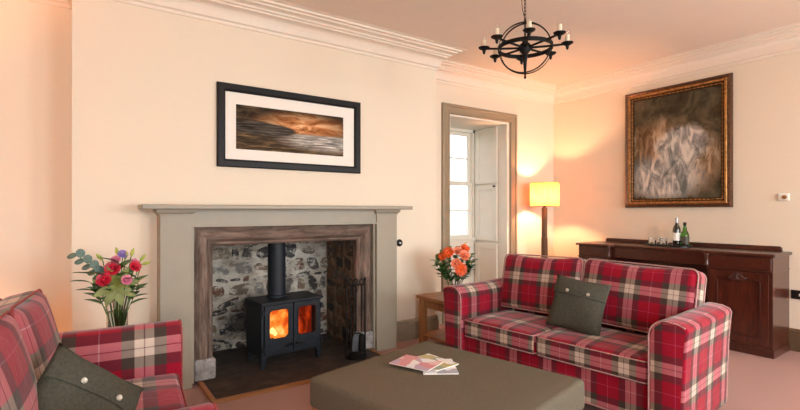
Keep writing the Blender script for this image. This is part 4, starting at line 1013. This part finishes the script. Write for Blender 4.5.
# ---------------------------------------------------------------- lights
def light(kind, name, loc, energy, col, **kw):
    l = bpy.data.lights.new(name, kind); l.energy = energy; l.color = col
    for k, v in kw.items(): setattr(l, k, v)
    o = bpy.data.objects.new(name, l); C.objects.link(o); o.location = loc; return o
WARM = (1, .56, .24)
light('POINT', 'lamp_bulb', (5.12, 4.05, 1.55), 58, (1, .48, .24), shadow_soft_size=.03)
light('POINT', 'lamp_bulb_left', (-1.25, 3.75, 1.55), 62, (1, .36, .12), shadow_soft_size=.03)
light('POINT', 'fill_bulb_rear', (5.15, -.9, 1.55), 75, (1, .58, .31), shadow_soft_size=.03)  # warm fill from the added lamp by the right wall
light('POINT', 'fill_bulb_rear_left', (-2.1, .1, 1.55), 45, (1, .60, .34), shadow_soft_size=.03)  # weaker warm fill from the added lamp by the left wall
light('POINT', 'fire_light', (1.53, 4.02, .30), 3, (1, .35, .08), shadow_soft_size=.06)
for i, (a, b_) in enumerate(BW):
    o = light('AREA', 'daylight', ((a + b_) / 2, YB - .32, 1.6), (130, 110, 150)[i], (.90, .96, 1.0), shape='RECTANGLE', size=1.28, size_y=1.78); o.rotation_euler = (PI / 2 - .42, 0, 0)
wd = bpy.data.worlds.new('sky'); bpy.context.scene.world = wd; wd.use_nodes = True
bg = wd.node_tree.nodes['Background']; bg.inputs[1].default_value = 2.4
nt = wd.node_tree; tcw = N(nt, 'ShaderNodeTexCoord'); spw = N(nt, 'ShaderNodeSeparateXYZ'); nt.links.new(tcw.outputs['Generated'], spw.inputs[0])
mw = N(nt, 'ShaderNodeMath', operation='MULTIPLY_ADD'); mw.inputs[1].default_value = .5; mw.inputs[2].default_value = .5; nt.links.new(spw.outputs[2], mw.inputs[0])
nt.links.new(ramp(nt, mw.outputs[0], [(.44, (.18, .19, .16)), (.48, (.6, .64, .6)), (.52, (.92, .96, 1.0))]), bg.inputs[0])

cam = bpy.data.cameras.new('camera'); co = bpy.data.objects.new('camera', cam); C.objects.link(co)
co.location = (0, 0, 1.35); co.rotation_euler = (PI / 2, 0, R(-34.5)); cam.sensor_width = 36; cam.lens = 468 / 800 * 36; cam.shift_y = 6 / 800; cam.clip_start = .05
sc = bpy.context.scene; sc.camera = co
sc.view_settings.view_transform = 'Standard'; sc.view_settings.look = 'None'; sc.view_settings.gamma = 1; sc.view_settings.exposure = 0.15
sc.cycles.max_bounces = 8; sc.cycles.diffuse_bounces = 5
